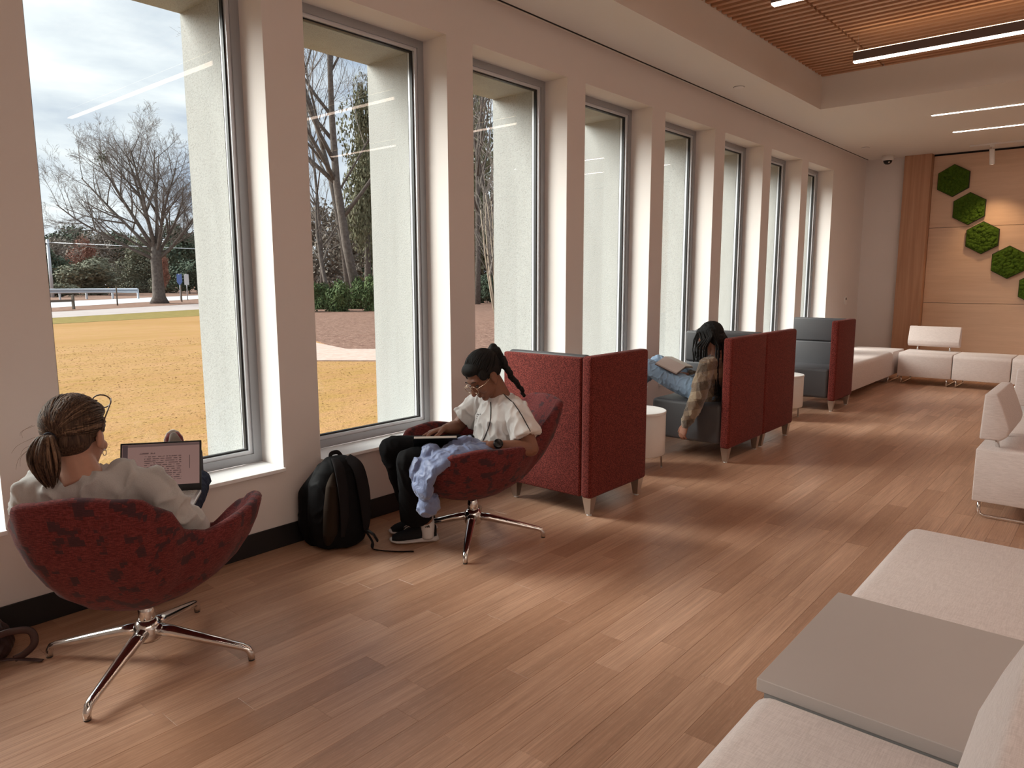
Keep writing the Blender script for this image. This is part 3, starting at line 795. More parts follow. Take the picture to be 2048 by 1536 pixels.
def shoe(par, heel, toe, up, upper_m, sole_m, s=1.0, name='shoe', laces=None, accent=None):
    d = (toe-heel); L = d.length; d.normalize(); up = (up-d*up.dot(d)).normalized()
    ub, sb = MB(), MB()
    prof = [(0.03, .026, .030, .048), (.10, .034, .042, .056), (.24, .037, .046, .060), (.40, .040, .038, .052), (.56, .044, .030, .043), (.72, .046, .024, .036), (.86, .040, .019, .030), (.95, .026, .012, .024)]
    rings = []
    n = 20; sdv = d.cross(up); vs = []; fs = []
    for t, a, h, z in prof:
        c = heel+d*(t*L)
        for k in range(n):
            an = 2*PI*k/n; zz = z*s+h*s*math.sin(an)
            vs.append(c+sdv*(a*s*math.cos(an))+up*max(zz, .018*s))
    m_ = len(prof)
    for i in range(m_-1):
        for k in range(n): fs.append((i*n+k, i*n+(k+1) % n, (i+1)*n+(k+1) % n, (i+1)*n+k))
    fs.append(tuple(range(n))[::-1]); fs.append(tuple((m_-1)*n+k for k in range(n)))
    ub.add(vs, fs, True); sh = ub.build(name, upper_m, par)
    sp = [(0.0, .020, .018, .024), (.04, .033, .020, .020), (.2, .038, .019, .019), (.45, .039, .014, .0145), (.65, .047, .012, .0125), (.85, .045, .011, .014), (.96, .028, .010, .018), (1.0, .010, .006, .022)]
    sb.tube([heel+d*(t*L)+up*(z*s) for t, a, h, z in sp], [(a*s, h*s) for t, a, h, z in sp], 20, up=up)
    sb.build('sole', sole_m, sh)
    if laces:
        for t in (.40, .47, .54): 
            c = heel+d*(t*L)+up*((.083-(t-.40)*.12)*s); MB().tube([c-sdv*.018*s-up*.004, c+up*.004, c+sdv*.018*s-up*.004], .003*s, 6).build('lace', laces, sh)
    if accent:
        c = heel+d*(.93*L)+up*.04*s
        MB().tube([heel+d*(.60*L)+up*.070*s, heel+d*(.80*L)+up*.058*s, heel+d*(.93*L)+up*.036*s], [(.030*s, .006*s), (.030*s, .006*s), (.016*s, .006*s)], 14, up=up, round_cap=True).build('toe_cap', accent, sh)
    return sh

# ---- laptop user, seen from behind
A, fA, lA = frame2((0.68, 1.12), (-0.8, 0.6)); Z = Vector((0, 0, 1))
p1 = empty('person', (0.68, 1.12, 0.0), 0, 'person in a grey sweatshirt with a ponytail, using a laptop, seen from behind', 'person')
p1.location = (0, 0, 0)
sk1 = skinmat('skin_fair', (0.46, 0.25, 0.18))
hf1 = (fA*0.93-lA*0.22-Z*0.22).normalized(); hu1 = (Z+fA*0.20+lA*0.02).normalized(); hc1 = A(-.185, .125, .957)
s1 = 1.12
b = MB(); P1, A1 = head(b, hc1, hf1, hu1, s1, A(-.255, .095, .80), 0.058)
b.tube([A(0, .02, .50), A(-.10, .04, .60), A(-.20, .075, .70), A(-.245, .09, .765)], [(.13, .08), (.11, .07), (.115, .065), (.10, .045)], 18, up=fA)
for pt in (A(-.20, .245, .755), A(-.20, -.08, .755)): b.tube([A(-.25, .093, .785), pt-Z*.012], [.040, .034], 14, round_cap=True)
RS, RE, RW = A(-.225, -.120, .760), A(-.155, -.225, .565), A(.15, -.055, .585)
LS, LE, LW = A(-.215, .270, .760), A(-.03, .345, .585), A(.20, .20, .605)
for S_, E_, W_, tn in ((RS, RE, RW, lA), (LS, LE, LW, -lA)):
    b.tube([S_, S_.lerp(E_, .5), E_], [.040, .038, .034], 12, round_cap=True); b.tube([E_, E_.lerp(W_, .35), W_], [.034, .033, .024], 12, round_cap=True)
    hand(b, W_, (fA*1.0+tn*0.15-Z*0.05), -Z, tn, 0.4, 1.05)
RK, LK = A(.40, -.075, .480), A(.40, .10, .485); RA, LA = Vector((0.04, 1.69, .515)), Vector((0.025, 1.59, .515))
for Hp, K_, An in ((A(0, -.08, .46), RK, RA), (A(0, .11, .46), LK, LA)):
    b.tube([Hp, Hp.lerp(K_, .5), K_], [.075, .066, .048], 12, round_cap=True); b.tube([K_, K_.lerp(An, .35), An], [.045, .046, .032], 12, round_cap=True)
body = blob(b, 'body', sk1, p1, 0.005, 5)
sw = MB()
sw.tube([A(.02, .02, .47), A(-.09, .04, .59), A(-.19, .075, .70), A(-.24, .088, .765), A(-.25, .09, .805), A(-.252, .092, .832)], [(.175, .12), (.16, .115), (.185, .118), (.19, .09), (.155, .075), (.095, .062)], 20, up=fA)
for S_, nb in ((RS, A(-.235, -.015, .812)), (LS, A(-.235, .195, .812))): sw.tube([nb, S_+Z*.005], [.052, .062], 14, round_cap=True)
for S_, E_, W_ in ((RS, RE, RW), (LS, LE, LW)):
    sw.tube([S_, S_.lerp(E_, .5)-fA*.01, E_, E_.lerp(W_, .4), E_.lerp(W_, .92)], [.066, .060, .056, .048, .036], 14, round_cap=True)
m_sweat = cloth('grey_sweatshirt', (0.44, 0.43, 0.42), (0.54, 0.53, 0.52), 260)
blob(sw, 'sweatshirt', m_sweat, p1, 0.007, 7, fold(.020, 9, 1, 1, .8, 3.0))
jn = MB()
jn.tube([A(-.02, .02, .46), A(.06, .02, .50)], [(.165, .09), (.15, .085)], 16, up=fA, round_cap=True)
for Hp, K_, An in ((A(.0, -.08, .46), RK, RA), (A(.0, .11, .46), LK, LA)):
    jn.tube([Hp, Hp.lerp(K_, .5), K_], [.088, .078, .060], 14, round_cap=True); jn.tube([K_, K_.lerp(An, .4), K_.lerp(An, .88)], [.060, .060, .050], 14, round_cap=True)
blob(jn, 'jeans', cloth('dark_jeans', (0.02, 0.025, 0.045), (0.035, 0.045, 0.075), 300), p1, 0.008, 5, fold(.006, 16))
m_sh1 = cloth('shoe_maroon', (0.13, 0.028, 0.03), (0.19, 0.045, 0.045), 400); m_sh1t = cloth('shoe_grey_suede', (0.22, 0.19, 0.17), (0.30, 0.27, 0.245), 400); m_sole1 = plain('shoe_sole_white', (0.55, 0.53, 0.5), 0.7)
for hx, hy, lean, ac in ((-0.02, 1.605, .0, m_sh1t), (-0.01, 1.675, .02, None)):
    h = Vector((hx, hy, .458+.012)); t = h+Vector((-.05, lean*.5, .25)).normalized()*(.285 if ac else .215)
    shoe(p1, h, t, Vector((.93, -.30, .33)), m_sh1 if ac else plain('shoe_dark', (.03, .022, .03), .8), m_sole1, 1.0, 'shoe', None, ac)
hr = MB()
m_hair1 = hairmat('brown_highlighted_hair', (0.022, 0.013, 0.010), (0.12, 0.072, 0.047))
hr.ell(P1(-.026, 0, .038), (.084*s1, .098*s1, .090*s1), A1); hr.ell(P1(-.05, 0, -.012), (.070*s1, .062*s1, .060*s1), A1); hr.ell(P1(.03, 0, .075), (.066*s1, .055*s1, .040*s1), A1)
hair = blob(hr, 'hair', m_hair1, p1, 0.005, 8)
m_hl1 = hairmat('brown_hair_highlights', (0.10, 0.06, 0.04), (0.26, 0.165, 0.105))
cap_strands(P1, (-.026, 0, .038), (.084, .098, .090), (-.97, .05, -.45), s1, 170, m_hair1, hair, 3)
cap_strands(P1, (-.026, 0, .038), (.084, .098, .090), (-.97, .05, -.45), s1, 45, m_hl1, hair, 4)
q = random.Random(4); tie = P1(-.118, .012, -.012)
pt_ = MB()
pth_ = MB()
for i in range(80):
    a = q.uniform(0, 2*PI); r = q.uniform(0.0, .036); o = lA*math.cos(a)*r+fA*math.sin(a)*r*.8; L = q.uniform(.85, 1.1)
    p0 = tie+fA*.02; p1_ = tie-hf1*.022+o*.6+Z*.004; p2_ = tie-hf1*.040+o*1.25-Z*.055*L; p3_ = tie-hf1*.030+o*1.1-Z*.11*L; p4_ = tie-hf1*.012+o*.5-Z*.155*L
    Q_, R_ = spl([p0, p1_, p2_, p3_, p4_], [(.004, .004), (.006, .006), (.0062, .0062), (.005, .005), (.001, .001)], 4)
    (pth_ if i % 3 == 0 and r > .015 else pt_).tube(Q_, R_, 6)
setp(pt_.build('ponytail', m_hair1, hair), kind='stuff'); setp(pth_.build('ponytail_highlights', m_hl1, hair), kind='stuff')
MB().tube([tie-hf1*.004+Vector((0, 0, 0))+(lA*math.cos(a)+Z*math.sin(a))*.017 for a in [k*PI/6 for k in range(13)]], .006, 8).build('hair_tie', plain('hair_tie', (.02, .02, .03), .8), hair)
ws = MB()
for i in range(16):
    a = q.uniform(-.9, 1.2); st = P1(-.095, .02+q.uniform(-.05, .06), -.01+q.uniform(-.03, .05)); d = (lA*q.uniform(.1, .5)-Z*q.uniform(.2, .9)-hf1*q.uniform(.0, .3)).normalized(); L = q.uniform(.04, .10)
    Q_, R_ = spl([st, st+d*L*.5+lA*.014, st+d*L-lA*.004], [(.0006, .0006), (.0005, .0005), (.0003, .0003)], 5); ws.tube(Q_, R_, 3, cap=False)
setp(ws.build('stray_hair', m_hl1, hair), kind='stuff')
m_gl = plain('tortoise_frame', (0.10, 0.06, 0.045), 0.3)
gl = MB()
for sg in (1, -1):
    c = P1(.072, sg*.036, .108); ax = (P1(.05, 0, .17)-P1(.08, 0, .09)).normalized()
    lp = [c+A1[0]*math.cos(t)*.030*s1+ax*math.sin(t)*.022*s1 for t in [k*PI/8 for k in range(17)]]
    gl.tube(lp, .0026, 6, cap=False)
    gl.tube([P1(.066, sg*.069, .115), P1(.03, sg*.090, .10), P1(-.005, sg*.089, .045), P1(-.02, sg*.088, .005)], .0026, 6)
gl.tube([P1(.088, .012, .112), P1(.092, 0, .116), P1(.088, -.012, .112)], .0026, 6)
gl.build('eyeglasses', m_gl, p1)
for sg in (-1, 1):
    c = P1(.002, sg*.083, -.060); er = MB().tube([c+A1[1]*math.cos(t)*.011+A1[2]*math.sin(t)*.011 for t in [k*PI/8 for k in range(17)]], .0014, 6, cap=False).build('earring', plain('silver', (.7, .7, .7), .25, 1.0), p1)

# ---- laptop
lc = A(.455, .028, .555)
lap = empty('laptop', lc, math.atan2(fA.y, fA.x), 'open silver laptop with dark bezel on the lap of the person in grey', 'laptop')
m_alu = plain('laptop_silver', (0.62, 0.61, 0.61), 0.35, metal=0.5)
lb = MB().rbox(-.235, 0, -.17, .17, -.016, 0.0, .004, 2).build('base', m_alu, lap)
lb.rotation_euler = (0, math.radians(-4), 0)
ky = MB()
for i in range(5):
    for j in range(14): ky.box(-.10+i*.019-.05+.052, -.10+i*.019-.05+.052+.0155, -.155+j*.0222, -.155+j*.0222+.0185, .0002, .002)
setp(ky.build('keys', plain('key_caps', (.55, .54, .54), .5), lb), kind='stuff')
MB().box(-.215, -.135, -.05, .05, .0002, .0008).build('trackpad', plain('trackpad', (.52, .51, .51), .4), lb)
lid = MB().rbox(0, .008, -.17, .17, 0, .225, .003, 2).build('screen_lid', m_plasticb, lap); lid.rotation_euler = (0, math.radians(18), 0)
def screenmat():
    g = G('document_on_screen'); g.set(0.25, spec=0.5); g.base((0.02, 0.016, 0.015))
    sp = g.n('SeparateXYZ'); g.l(g.coords('Object'), sp.inputs[0]); y, z = sp.outputs[1], sp.outputs[2]
    def band(v, a, b): return g.math('MULTIPLY', g.math('GREATER_THAN', v, a), g.math('LESS_THAN', v, b))
    ln = g.math('GREATER_THAN', g.math('FRACT', g.math('MULTIPLY', z, 105.0)), 0.55)
    wd = g.noise(g.coords('Object', (1, 90, 105)), 1.0, 1)
    tx = g.math('MULTIPLY', g.math('MULTIPLY', ln, g.math('GREATER_THAN', wd, 0.45)), g.math('MULTIPLY', band(y, -.085, .070), band(z, .055, .165)))
    hd = g.math('MULTIPLY', g.math('MULTIPLY', band(y, .025, .09), band(z, .172, .178)), g.math('GREATER_THAN', wd, 0.40))
    sb = g.math('MULTIPLY', band(y, .138, .160), band(z, .05, .215))
    rb = g.math('MULTIPLY', band(y, -.122, -.119), band(z, .10, .16)); tb = band(z, .205, .216)
    c = g.mix(g.math('MAXIMUM', tx, g.math('MAXIMUM', hd, rb)), (0.155, 0.090, 0.078), (0.055, 0.030, 0.028))
    c = g.mix(g.math('MAXIMUM', sb, g.math('MULTIPLY', tb, 0.7)), c, (0.035, 0.022, 0.024))
    g.l(c, g.b.inputs['Emission Color']); g.b.inputs['Emission Strength'].default_value = 1.0; return g.m
MB().box(-.0006, -.0001, -.162, .162, .030, .217).build('display', screenmat(), lid)

# ---- reader in the white tee
Bf, fB, lB = frame2((0.715, 2.955), (-0.38, -0.925))
p2 = empty('person', (0, 0, 0), 0, 'person in a white tee, black trousers and glasses, reading in the tub chair', 'person')
sk2 = skinmat('skin_brown', (0.235, 0.105, 0.066)); s2 = 1.10
hf2 = (fB*.80+lB*.16-Z*.60).normalized(); hu2 = (fB*.60+Z*.80).normalized(); hc2 = Bf(-.055, .045, .955)
b = MB(); P2, A2 = head(b, hc2, hf2, hu2, s2, Bf(-.165, .04, .80), .055)
b.tube([Bf(-.14, .02, .48), Bf(-.17, .02, .60), Bf(-.175, .03, .70), Bf(-.16, .035, .77)], [(.14, .09), (.125, .085), (.14, .09), (.12, .065)], 18, up=fB)
LS, LE, LW = Bf(-.185, .205, .765), Bf(-.205, .330, .575), Bf(.015, .275, .605)
RS, RE, RW = Bf(-.135, -.155, .770), Bf(-.015, -.270, .60), Bf(.120, -.115, .635)
for S_ in (LS, RS): b.tube([Bf(-.165, .037, .80), S_], [.055, .050], 14, round_cap=True)
for S_, E_, W_ in ((LS, LE, LW), (RS, RE, RW)):
    b.tube([S_, S_.lerp(E_, .5), E_], [.052, .047, .043], 14, round_cap=True); b.tube([E_, E_.lerp(W_, .35), W_], [.044, .042, .026], 14, round_cap=True)
hand(b, LW, (fB*.82-lB*.55-Z*.05), (-Z*.9-lB*.3), -lB, 0, 1.06, .10, (.28, .42, .5, .6))
hand(b, RW, (fB*.92+lB*.10-Z*.10), (-Z*.9+lB*.2), lB, 0, 1.06, .14, (.30, .18, .40, .55))
LK, RK = Bf(.425, .135, .535), Bf(.455, -.085, .560); LAk, RAk = Vector((.585, 2.715, .115)), Vector((.44, 2.845, .115))
for Hp, K_, An in ((Bf(-.13, .10, .48), LK, LAk), (Bf(-.13, -.08, .48), RK, RAk)):
    b.tube([Hp, Hp.lerp(K_, .5), K_], [.072, .064, .048], 12, round_cap=True); b.tube([K_, K_.lerp(An, .35), An, An-Z*.05], [.045, .048, .033, .029], 12, round_cap=True)
blob(b, 'body', sk2, p2, 0.0042, 4)
eyes(P2, A2, s2, p2)
tee = MB()
tee.tube([Bf(-.12, .02, .50), Bf(-.15, .02, .56), Bf(-.165, .022, .64), Bf(-.165, .03, .72), Bf(-.162, .037, .775), Bf(-.165, .04, .812), Bf(-.163, .04, .838)], [(.165, .115), (.175, .125), (.175, .128), (.18, .122), (.165, .095), (.105, .075), (.074, .068)], 24, up=fB)
for S_, E_ in ((LS, LE), (RS, RE)):
    tee.tube([Bf(-.16, .037, .785), S_+Z*.006], [.062, .064], 14, round_cap=True)
    d = (E_-S_).normalized(); tee.tube([S_, S_+d*.06, S_+d*.155], [.066, .074, .083], 16)
m_tee = cloth('white_tee', (0.68, 0.66, 0.65), (0.78, 0.76, 0.75), 350, .1)
teeo = blob(tee, 'tee_shirt', m_tee, p2, 0.0055, 5, fold(.013, 10, 1, 1, .6, 1.0))
m_pipe = plain('black_piping', (.012, .012, .013), .7)
def on_surface(o, pts, dirv, r, name, mat, par, lift=.002):
    """lay a cord on the cloth by casting towards it"""
    res = []
    for p in pts:
        ok, loc, nrm, idx = o.ray_cast(p+dirv*0.4, -dirv)
        if ok: res.append(loc+nrm*lift)
    if len(res) > 2: return MB().tube(res, r, 6).build(name, mat, par)
bpy.context.view_layer.update()
cam_d = Vector((0.72, -0.66, 0.18)).normalized()
def seg(a, b, n=14, bow=Vector((0, 0, 0))): return [a.lerp(b, i/n)+bow*math.sin(PI*i/n) for i in range(n+1)]
on_surface(teeo, seg(Bf(-.09, .06, .80), Bf(.00, .12, .56), 16, fB*(-.02)), cam_d, .0026, 'front_piping', m_pipe, teeo)
on_surface(teeo, seg(Bf(-.15, .10, .85), Bf(-.21, .33, .63), 16, Z*.03), cam_d, .0026, 'sleeve_piping', m_pipe, teeo)
lg = MB(); cl = Bf(-.04, -.005, .715)
ok, loc, nrm, idx = teeo.ray_cast(cl+(fB*.9+lB*.4).normalized()*.4, -(fB*.9+lB*.4).normalized())
if ok:
    rgt = Z.cross(nrm).normalized(); upv = nrm.cross(rgt)
    for (a, c, w_, h_) in ((-.030, .002, .012, .006), (-.010, .004, .010, .006), (-.020, -.008, .010, .005), (.008, .008, .006, .004), (.026, .012, .011, .009), (-.016, -.020, .008, .004)):
        o = loc+nrm*.0015+rgt*a+upv*c
        lg.add([o-rgt*w_/2-upv*h_/2, o+rgt*w_/2-upv*h_/2, o+rgt*w_/2+upv*h_/2, o-rgt*w_/2+upv*h_/2, *[x+nrm*.001 for x in (o-rgt*w_/2-upv*h_/2, o+rgt*w_/2-upv*h_/2, o+rgt*w_/2+upv*h_/2, o-rgt*w_/2+upv*h_/2)]],
               [(3, 2, 1, 0), (4, 5, 6, 7), (0, 1, 5, 4), (1, 2, 6, 5), (2, 3, 7, 6), (3, 0, 4, 7)])
    lg.build('chest_logo', m_pipe, teeo)
tr = MB()
tr.tube([Bf(-.17, .02, .47), Bf(-.08, .02, .50)], [(.16, .09), (.15, .085)], 16, up=fB, round_cap=True)
for Hp, K_, An in ((Bf(-.13, .10, .485), LK, LAk), (Bf(-.13, -.08, .485), RK, RAk)):
    tr.tube([Hp, Hp.lerp(K_, .5), K_], [.094, .084, .070], 16, round_cap=True)
    hm = An+Z*.045+Vector((-.04, -.045, 0)); tr.tube([K_, K_.lerp(hm, .35), K_.lerp(hm, .7), hm], [.070, .075, .084, .092], 18)
blob(tr, 'trousers', cloth('black_trousers', (.004, .004, .005), (.008, .008, .009), 300), p2, 0.007, 5, fold(.006, 9, 1, 1, .4))
m_shb = cloth('black_knit_shoe', (.012, .012, .013), (.022, .022, .024), 500, .3); m_slw = plain('white_sole', (.58, .54, .53), .6); m_lace = plain('white_lace_tip', (.5, .5, .5), .6)
sk_ = cloth('white_sock', (.62, .60, .59), (.70, .68, .67), 500)
for An, h, t in ((LAk, Vector((.607, 2.775, .001)), Vector((.425, 2.568, .001))), (RAk, Vector((.455, 2.905, .001)), Vector((.315, 2.655, .001)))):
    so = shoe(p2, h, t, Z, m_shb, m_slw, 1.12, 'shoe', m_lace)
    sc = MB().tube([An+Z*.018, An-Z*.005, An-Z*.04, An-Z*.075, An-Z*.088], [.039, .040, .039, .036, .030], 18).build('sock', sk_, p2)
d = cam_d; o = LAk+Vector((.03, -.035, .002))
ml = MB()
for i, hh in enumerate((.006, .010, .014)):
    x0 = -.012+i*.009; rg = Vector((.76, .65, 0)); c0 = LAk-Z*.018+d*.044
    v = [c0+rg*x0, c0+rg*(x0+.007), c0+rg*(x0+.007-.004)+Z*hh, c0+rg*(x0-.004)+Z*(hh-.004)]; ml.add(v+[x-d*.012 for x in v], [(0, 1, 2, 3), (7, 6, 5, 4), (0, 4, 5, 1), (1, 5, 6, 2), (2, 6, 7, 3), (3, 7, 4, 0)])
ml.build('sock_logo', m_pipe, p2)
m_hair2 = hairmat('black_hair', (.005, .005, .005), (.016, .015, .015), (260, 260, 30))
hr = MB(); hr.ell(P2(-.024, 0, .040), (.083*s2, .096*s2, .088*s2), A2); hr.ell(P2(.036, 0, .074), (.064*s2, .050*s2, .036*s2), A2); hr.ell(P2(-.055, 0, 0), (.064*s2, .052*s2, .056*s2), A2)
hr.ell(P2(.03, .066, .03), (.014*s2, .030*s2, .030*s2), A2); hr.ell(P2(.03, -.066, .03), (.014*s2, .030*s2, .030*s2), A2)
t0 = P2(-.100, .0, .055)
pth = [t0, t0-hf2*.03+Z*.018, t0-fB*.055+lB*.02-Z*.01, t0-fB*.075+lB*.045-Z*.065, t0-fB*.105+lB*.055-Z*.125, t0-fB*.150+lB*.05-Z*.175, t0-fB*.185+lB*.04-Z*.215, t0-fB*.205+lB*.03-Z*.26]
for i in range(len(pth)-1):
    for k in range(3):
        c = pth[i].lerp(pth[i+1], k/3); j = (i*3+k); r = .029*(1-.030*j)
        hr.ell(c+lB*math.sin(j*1.9)*.010, (r, r, r*1.1))
hairo2 = blob(hr, 'hair', m_hair2, p2, 0.0045, 3)
cap_strands(P2, (-.024, 0, .040), (.083, .096, .088), (-.98, 0, .2), s2, 170, m_hair2, hairo2, 6)
g2 = MB(); m_gold = plain('thin_gold_frame', (.62, .50, .38), .25, 1.0)
for sg in (1, -1):
    c = P2(.103, sg*.033, -.010)
    g2.tube([c+A2[0]*math.cos(t)*.027*s2+A2[2]*math.sin(t)*.022*s2 for t in [k*PI/9 for k in range(19)]], .0018, 6, cap=False)
    g2.tube([P2(.101, sg*.060, -.002), P2(.06, sg*.079, -.004), P2(-.002, sg*.083, .0)], .0018, 6)
g2.tube([P2(.105, .008, -.006), P2(.110, 0, -.002), P2(.105, -.008, -.006)], .0018, 6); g2.build('eyeglasses', m_gold, p2)
wt = MB(); wd = (LW-LE).normalized(); c = LW-wd*.035
wt.tube([c-wd*.011, c+wd*.011], [.033, .031], 20); wb = wt.build('watch_strap', m_plasticb, p2)
wn = (Z*.5+lB*.75+fB*.1); wn = (wn-wd*wn.dot(wd)).normalized(); MB().tube([c+wn*.026, c+wn*.041, c+wn*.043], [.026, .026, .022], 24).build('watch_case', plain('watch_black', (.008, .008, .009), .25), wb)

# ---- book on the lap
bk = empty('open_book', (0, 0, 0), 0, 'open paperback with black cover held by the person in white', 'book')
def slab(name, c, ax, ay, az, mat, par):
    ax, ay, az = Vector(ax), Vector(ay), Vector(az); v = [c+ax*i+ay*j+az*k for k in (-.5, .5) for i, j in ((-.5, -.5), (.5, -.5), (.5, .5), (-.5, .5))]
    mb = MB(); mb.add(v, [(3, 2, 1, 0), (4, 5, 6, 7), (0, 1, 5, 4), (1, 2, 6, 5), (2, 3, 7, 6), (3, 0, 4, 7)]); return mb.build(name, mat, par)
m_page = plain('book_page', (.66, .63, .58), .8); m_cov = plain('black_cover', (.010, .010, .011), .35)
c = Bf(.255, .085, .585); a1 = (fB*.85-lB*.35).normalized(); a2 = (lB*.62+Z*.42+fB*.2); a2 = (a2-a1*a2.dot(a1)).normalized(); a3 = a1.cross(a2)
a3 = a3 if a3.z > 0 else -a3
slab('cover', c+a2*.075-a3*.009, a1*.235, a2*.155, a3*.003, m_cov, bk); slab('page_block', c+a2*.072, a1*.225, a2*.145, a3*.014, m_page, bk)
b2 = (-lB*.85-Z*.25+fB*.1); b2 = (b2-a1*b2.dot(a1)).normalized(); b3 = a1.cross(b2); b3 = b3 if b3.z > 0 else -b3
slab('cover', c+b2*.075-b3*.009, a1*.235, b2*.155, b3*.003, m_cov, bk); slab('page_block', c+b2*.072, a1*.225, b2*.145, b3*.014, m_page, bk)

# ---- blue quilted jacket over the chair arm
jk = MB(); q = random.Random(8)
jp = [Bf(.02, .245, .575), Bf(.12, .255, .590), Bf(.22, .265, .585), Bf(.31, .272, .565), Bf(.375, .275, .52), Bf(.405, .275, .455), Bf(.405, .272, .39)]
jr = []; jq = []
for i in range(len(jp)-1):
    for k in range(6):
        t = k/6; jq.append(jp[i].lerp(jp[i+1], t)); n_ = i*6+k; w_ = .075+.030*math.sin(min(n_/30, 1)*PI*.8); jr.append((w_, .030+.012*abs(math.sin(n_*.62))))
jk.tube(jq, jr, 18, up=Z, round_cap=True)
jk.ell(Bf(.375, .285, .335), (.060, .055, .062)); jk.ell(Bf(.385, .255, .30), (.045, .045, .048)); jk.ell(Bf(.33, .20, .585), (.05, .06, .045)); jk.ell(Bf(.40, .20, .50), (.05, .05, .07))
jk.tube([Bf(.06, .20, .60), Bf(.14, .21, .63), Bf(.20, .215, .62)], [.03, .036, .028], 10, round_cap=True)
def puffer():
    g = G('blue_quilted_nylon'); g.set(.5, spec=.35, sheen=.2); v = g.coords('World')
    f = g.noise(v, 26, 2, .6, 1.2); g.base(g.mix(f, (.12, .15, .27), (.20, .25, .42))); g.bump(f, .4, .010); return g.m
jo = blob(jk, 'quilted_jacket', puffer(), None, .006, 12, fold(.009, 13, 1, 1, 1.0, 5))
setp(jo, 'crumpled blue quilted jacket hanging over the chair arm beside the reader', 'jacket')

# ---- reader with braids in the booth
p3 = empty('person', (0, 0, 0), 0, 'person with long black braids, plaid sweater and jeans, reading in the booth', 'person')
sk3 = skinmat('skin_tan', (0.33, 0.16, 0.11)); s3 = 1.10
f3 = Vector((-.97, .12, 0)).normalized(); l3 = Vector((-f3.y, f3.x, 0)); V = lambda x, y, z: Vector((x, y, z))
hf3 = (f3*.86-Z*.42+Vector((0, -.06, 0))).normalized(); hu3 = (Z*.9+f3*.4).normalized(); hc3 = V(.865, 5.70, .99)
b = MB(); P3, A3 = head(b, hc3, hf3, hu3, s3, V(.955, 5.70, .83), .054)
b.tube([V(.86, 5.72, .54), V(.92, 5.715, .66), V(.955, 5.71, .76), V(.955, 5.70, .81)], [(.14, .09), (.125, .085), (.14, .085), (.12, .06)], 18, up=f3)
NS, NE, NW = V(.915, 5.545, .785), V(.905, 5.415, .535), V(.825, 5.385, .305)
FS, FE, FW = V(.915, 5.87, .785), V(.80, 5.93, .60), V(.64, 5.80, .66)
for S_, E_, W_ in ((NS, NE, NW), (FS, FE, FW)):
    b.tube([V(.955, 5.70, .82), S_], [.05, .05], 12, round_cap=True); b.tube([S_, E_], [.046, .038], 12, round_cap=True); b.tube([E_, W_], [.037, .025], 12, round_cap=True)
hand(b, NW, Vector((-.30, -.10, -.95)), Vector((.2, .9, -.1)), Vector((-.9, .1, .2)), .55, 1.0)
hand(b, FW, Vector((-.75, -.45, .1)), -Z, -Vector((0, 1, 0)), .4, 1.0)
NK, FK = V(.315, 5.645, .715), V(.30, 5.845, .735); NA, FA = V(.045, 5.645, .505), V(.045, 5.86, .505)
for Hp, K_, An in ((V(.80, 5.63, .545), NK, NA), (V(.80, 5.82, .545), FK, FA)):
    b.tube([Hp, K_], [.072, .05], 12, round_cap=True); b.tube([K_, K_.lerp(An, .35), An], [.047, .047, .032], 12, round_cap=True)
blob(b, 'body', sk3, p3, 0.0055, 4)
eyes(P3, A3, s3, p3)
def plaid():
    g = G('plaid_mohair'); g.set(1.0, spec=.05, sheen=.5)
    sp = g.n('SeparateXYZ'); g.l(g.coords('World', (1, 1, 1), (0.0, 0.25, 0.1)), sp.inputs[0])
    def st(o, sc, ph): return g.math('GREATER_THAN', g.math('FRACT', g.math('ADD', g.math('MULTIPLY', o, sc), ph)), .52)
    h = g.math('ADD', st(sp.outputs[2], 7.0, .1), st(sp.outputs[0], 6.5, .35)); h = g.math('MULTIPLY', h, .5)
    c = g.ramp(h, (0.0, (.33, .25, .17)), (.5, (.155, .10, .066)), (1.0, (.055, .035, .026)))
    f = g.noise(g.coords('World'), 130, 3, .7); g.base(g.mix(g.math('MULTIPLY', f, .45), c, (.30, .235, .165))); g.bump(f, .9, .008); return g.m
sw = MB()
sw.tube([V(.845, 5.72, .50), V(.89, 5.715, .60), V(.935, 5.71, .70), V(.955, 5.705, .78), V(.95, 5.70, .825)], [(.175, .125), (.18, .12), (.19, .118), (.165, .085), (.085, .06)], 22, up=f3)
for S_, E_, W_ in ((NS, NE, NW), (FS, FE, FW)):
    sw.tube([V(.95, 5.70, .80), S_], [.06, .07], 12, round_cap=True); sw.tube([S_, S_.lerp(E_, .5), E_, E_.lerp(W_, .5), E_.lerp(W_, .95)], [.068, .070, .068, .060, .044], 14, round_cap=True)
blob(sw, 'sweater', plaid(), p3, .007, 5, fold(.010, 12, 1, 1, .8, 7))
jn = MB(); jn.tube([V(.90, 5.72, .53), V(.80, 5.72, .55)], [(.17, .08), (.16, .085)], 14, round_cap=True)
for Hp, K_, An in ((V(.82, 5.63, .545), NK, NA), (V(.82, 5.82, .545), FK, FA)):
    jn.tube([Hp, Hp.lerp(K_, .5)-Z*.012, K_], [.094, .086, .068], 16, round_cap=True); jn.tube([K_, K_.lerp(An, .45), K_.lerp(An, .95)], [.074, .072, .066], 14, round_cap=True)
blob(jn, 'jeans', cloth('washed_blue_denim', (.22, .32, .45), (.31, .42, .56), 260, .2, .9, (.5, (.16, .23, .34))), p3, .007, 5, fold(.006, 13, 1.6, 1, 1, 2))
m_cv = cloth('cream_canvas', (.50, .46, .40), (.58, .54, .48), 400)
for yy in (5.645, 5.86):
    h = V(.012, yy, .459+.012); shoe(p3, h, h+Vector((-.10, .0, .22)).normalized()*.25, Vector((.9, 0, .4)), m_cv, m_sole1, 1.0)
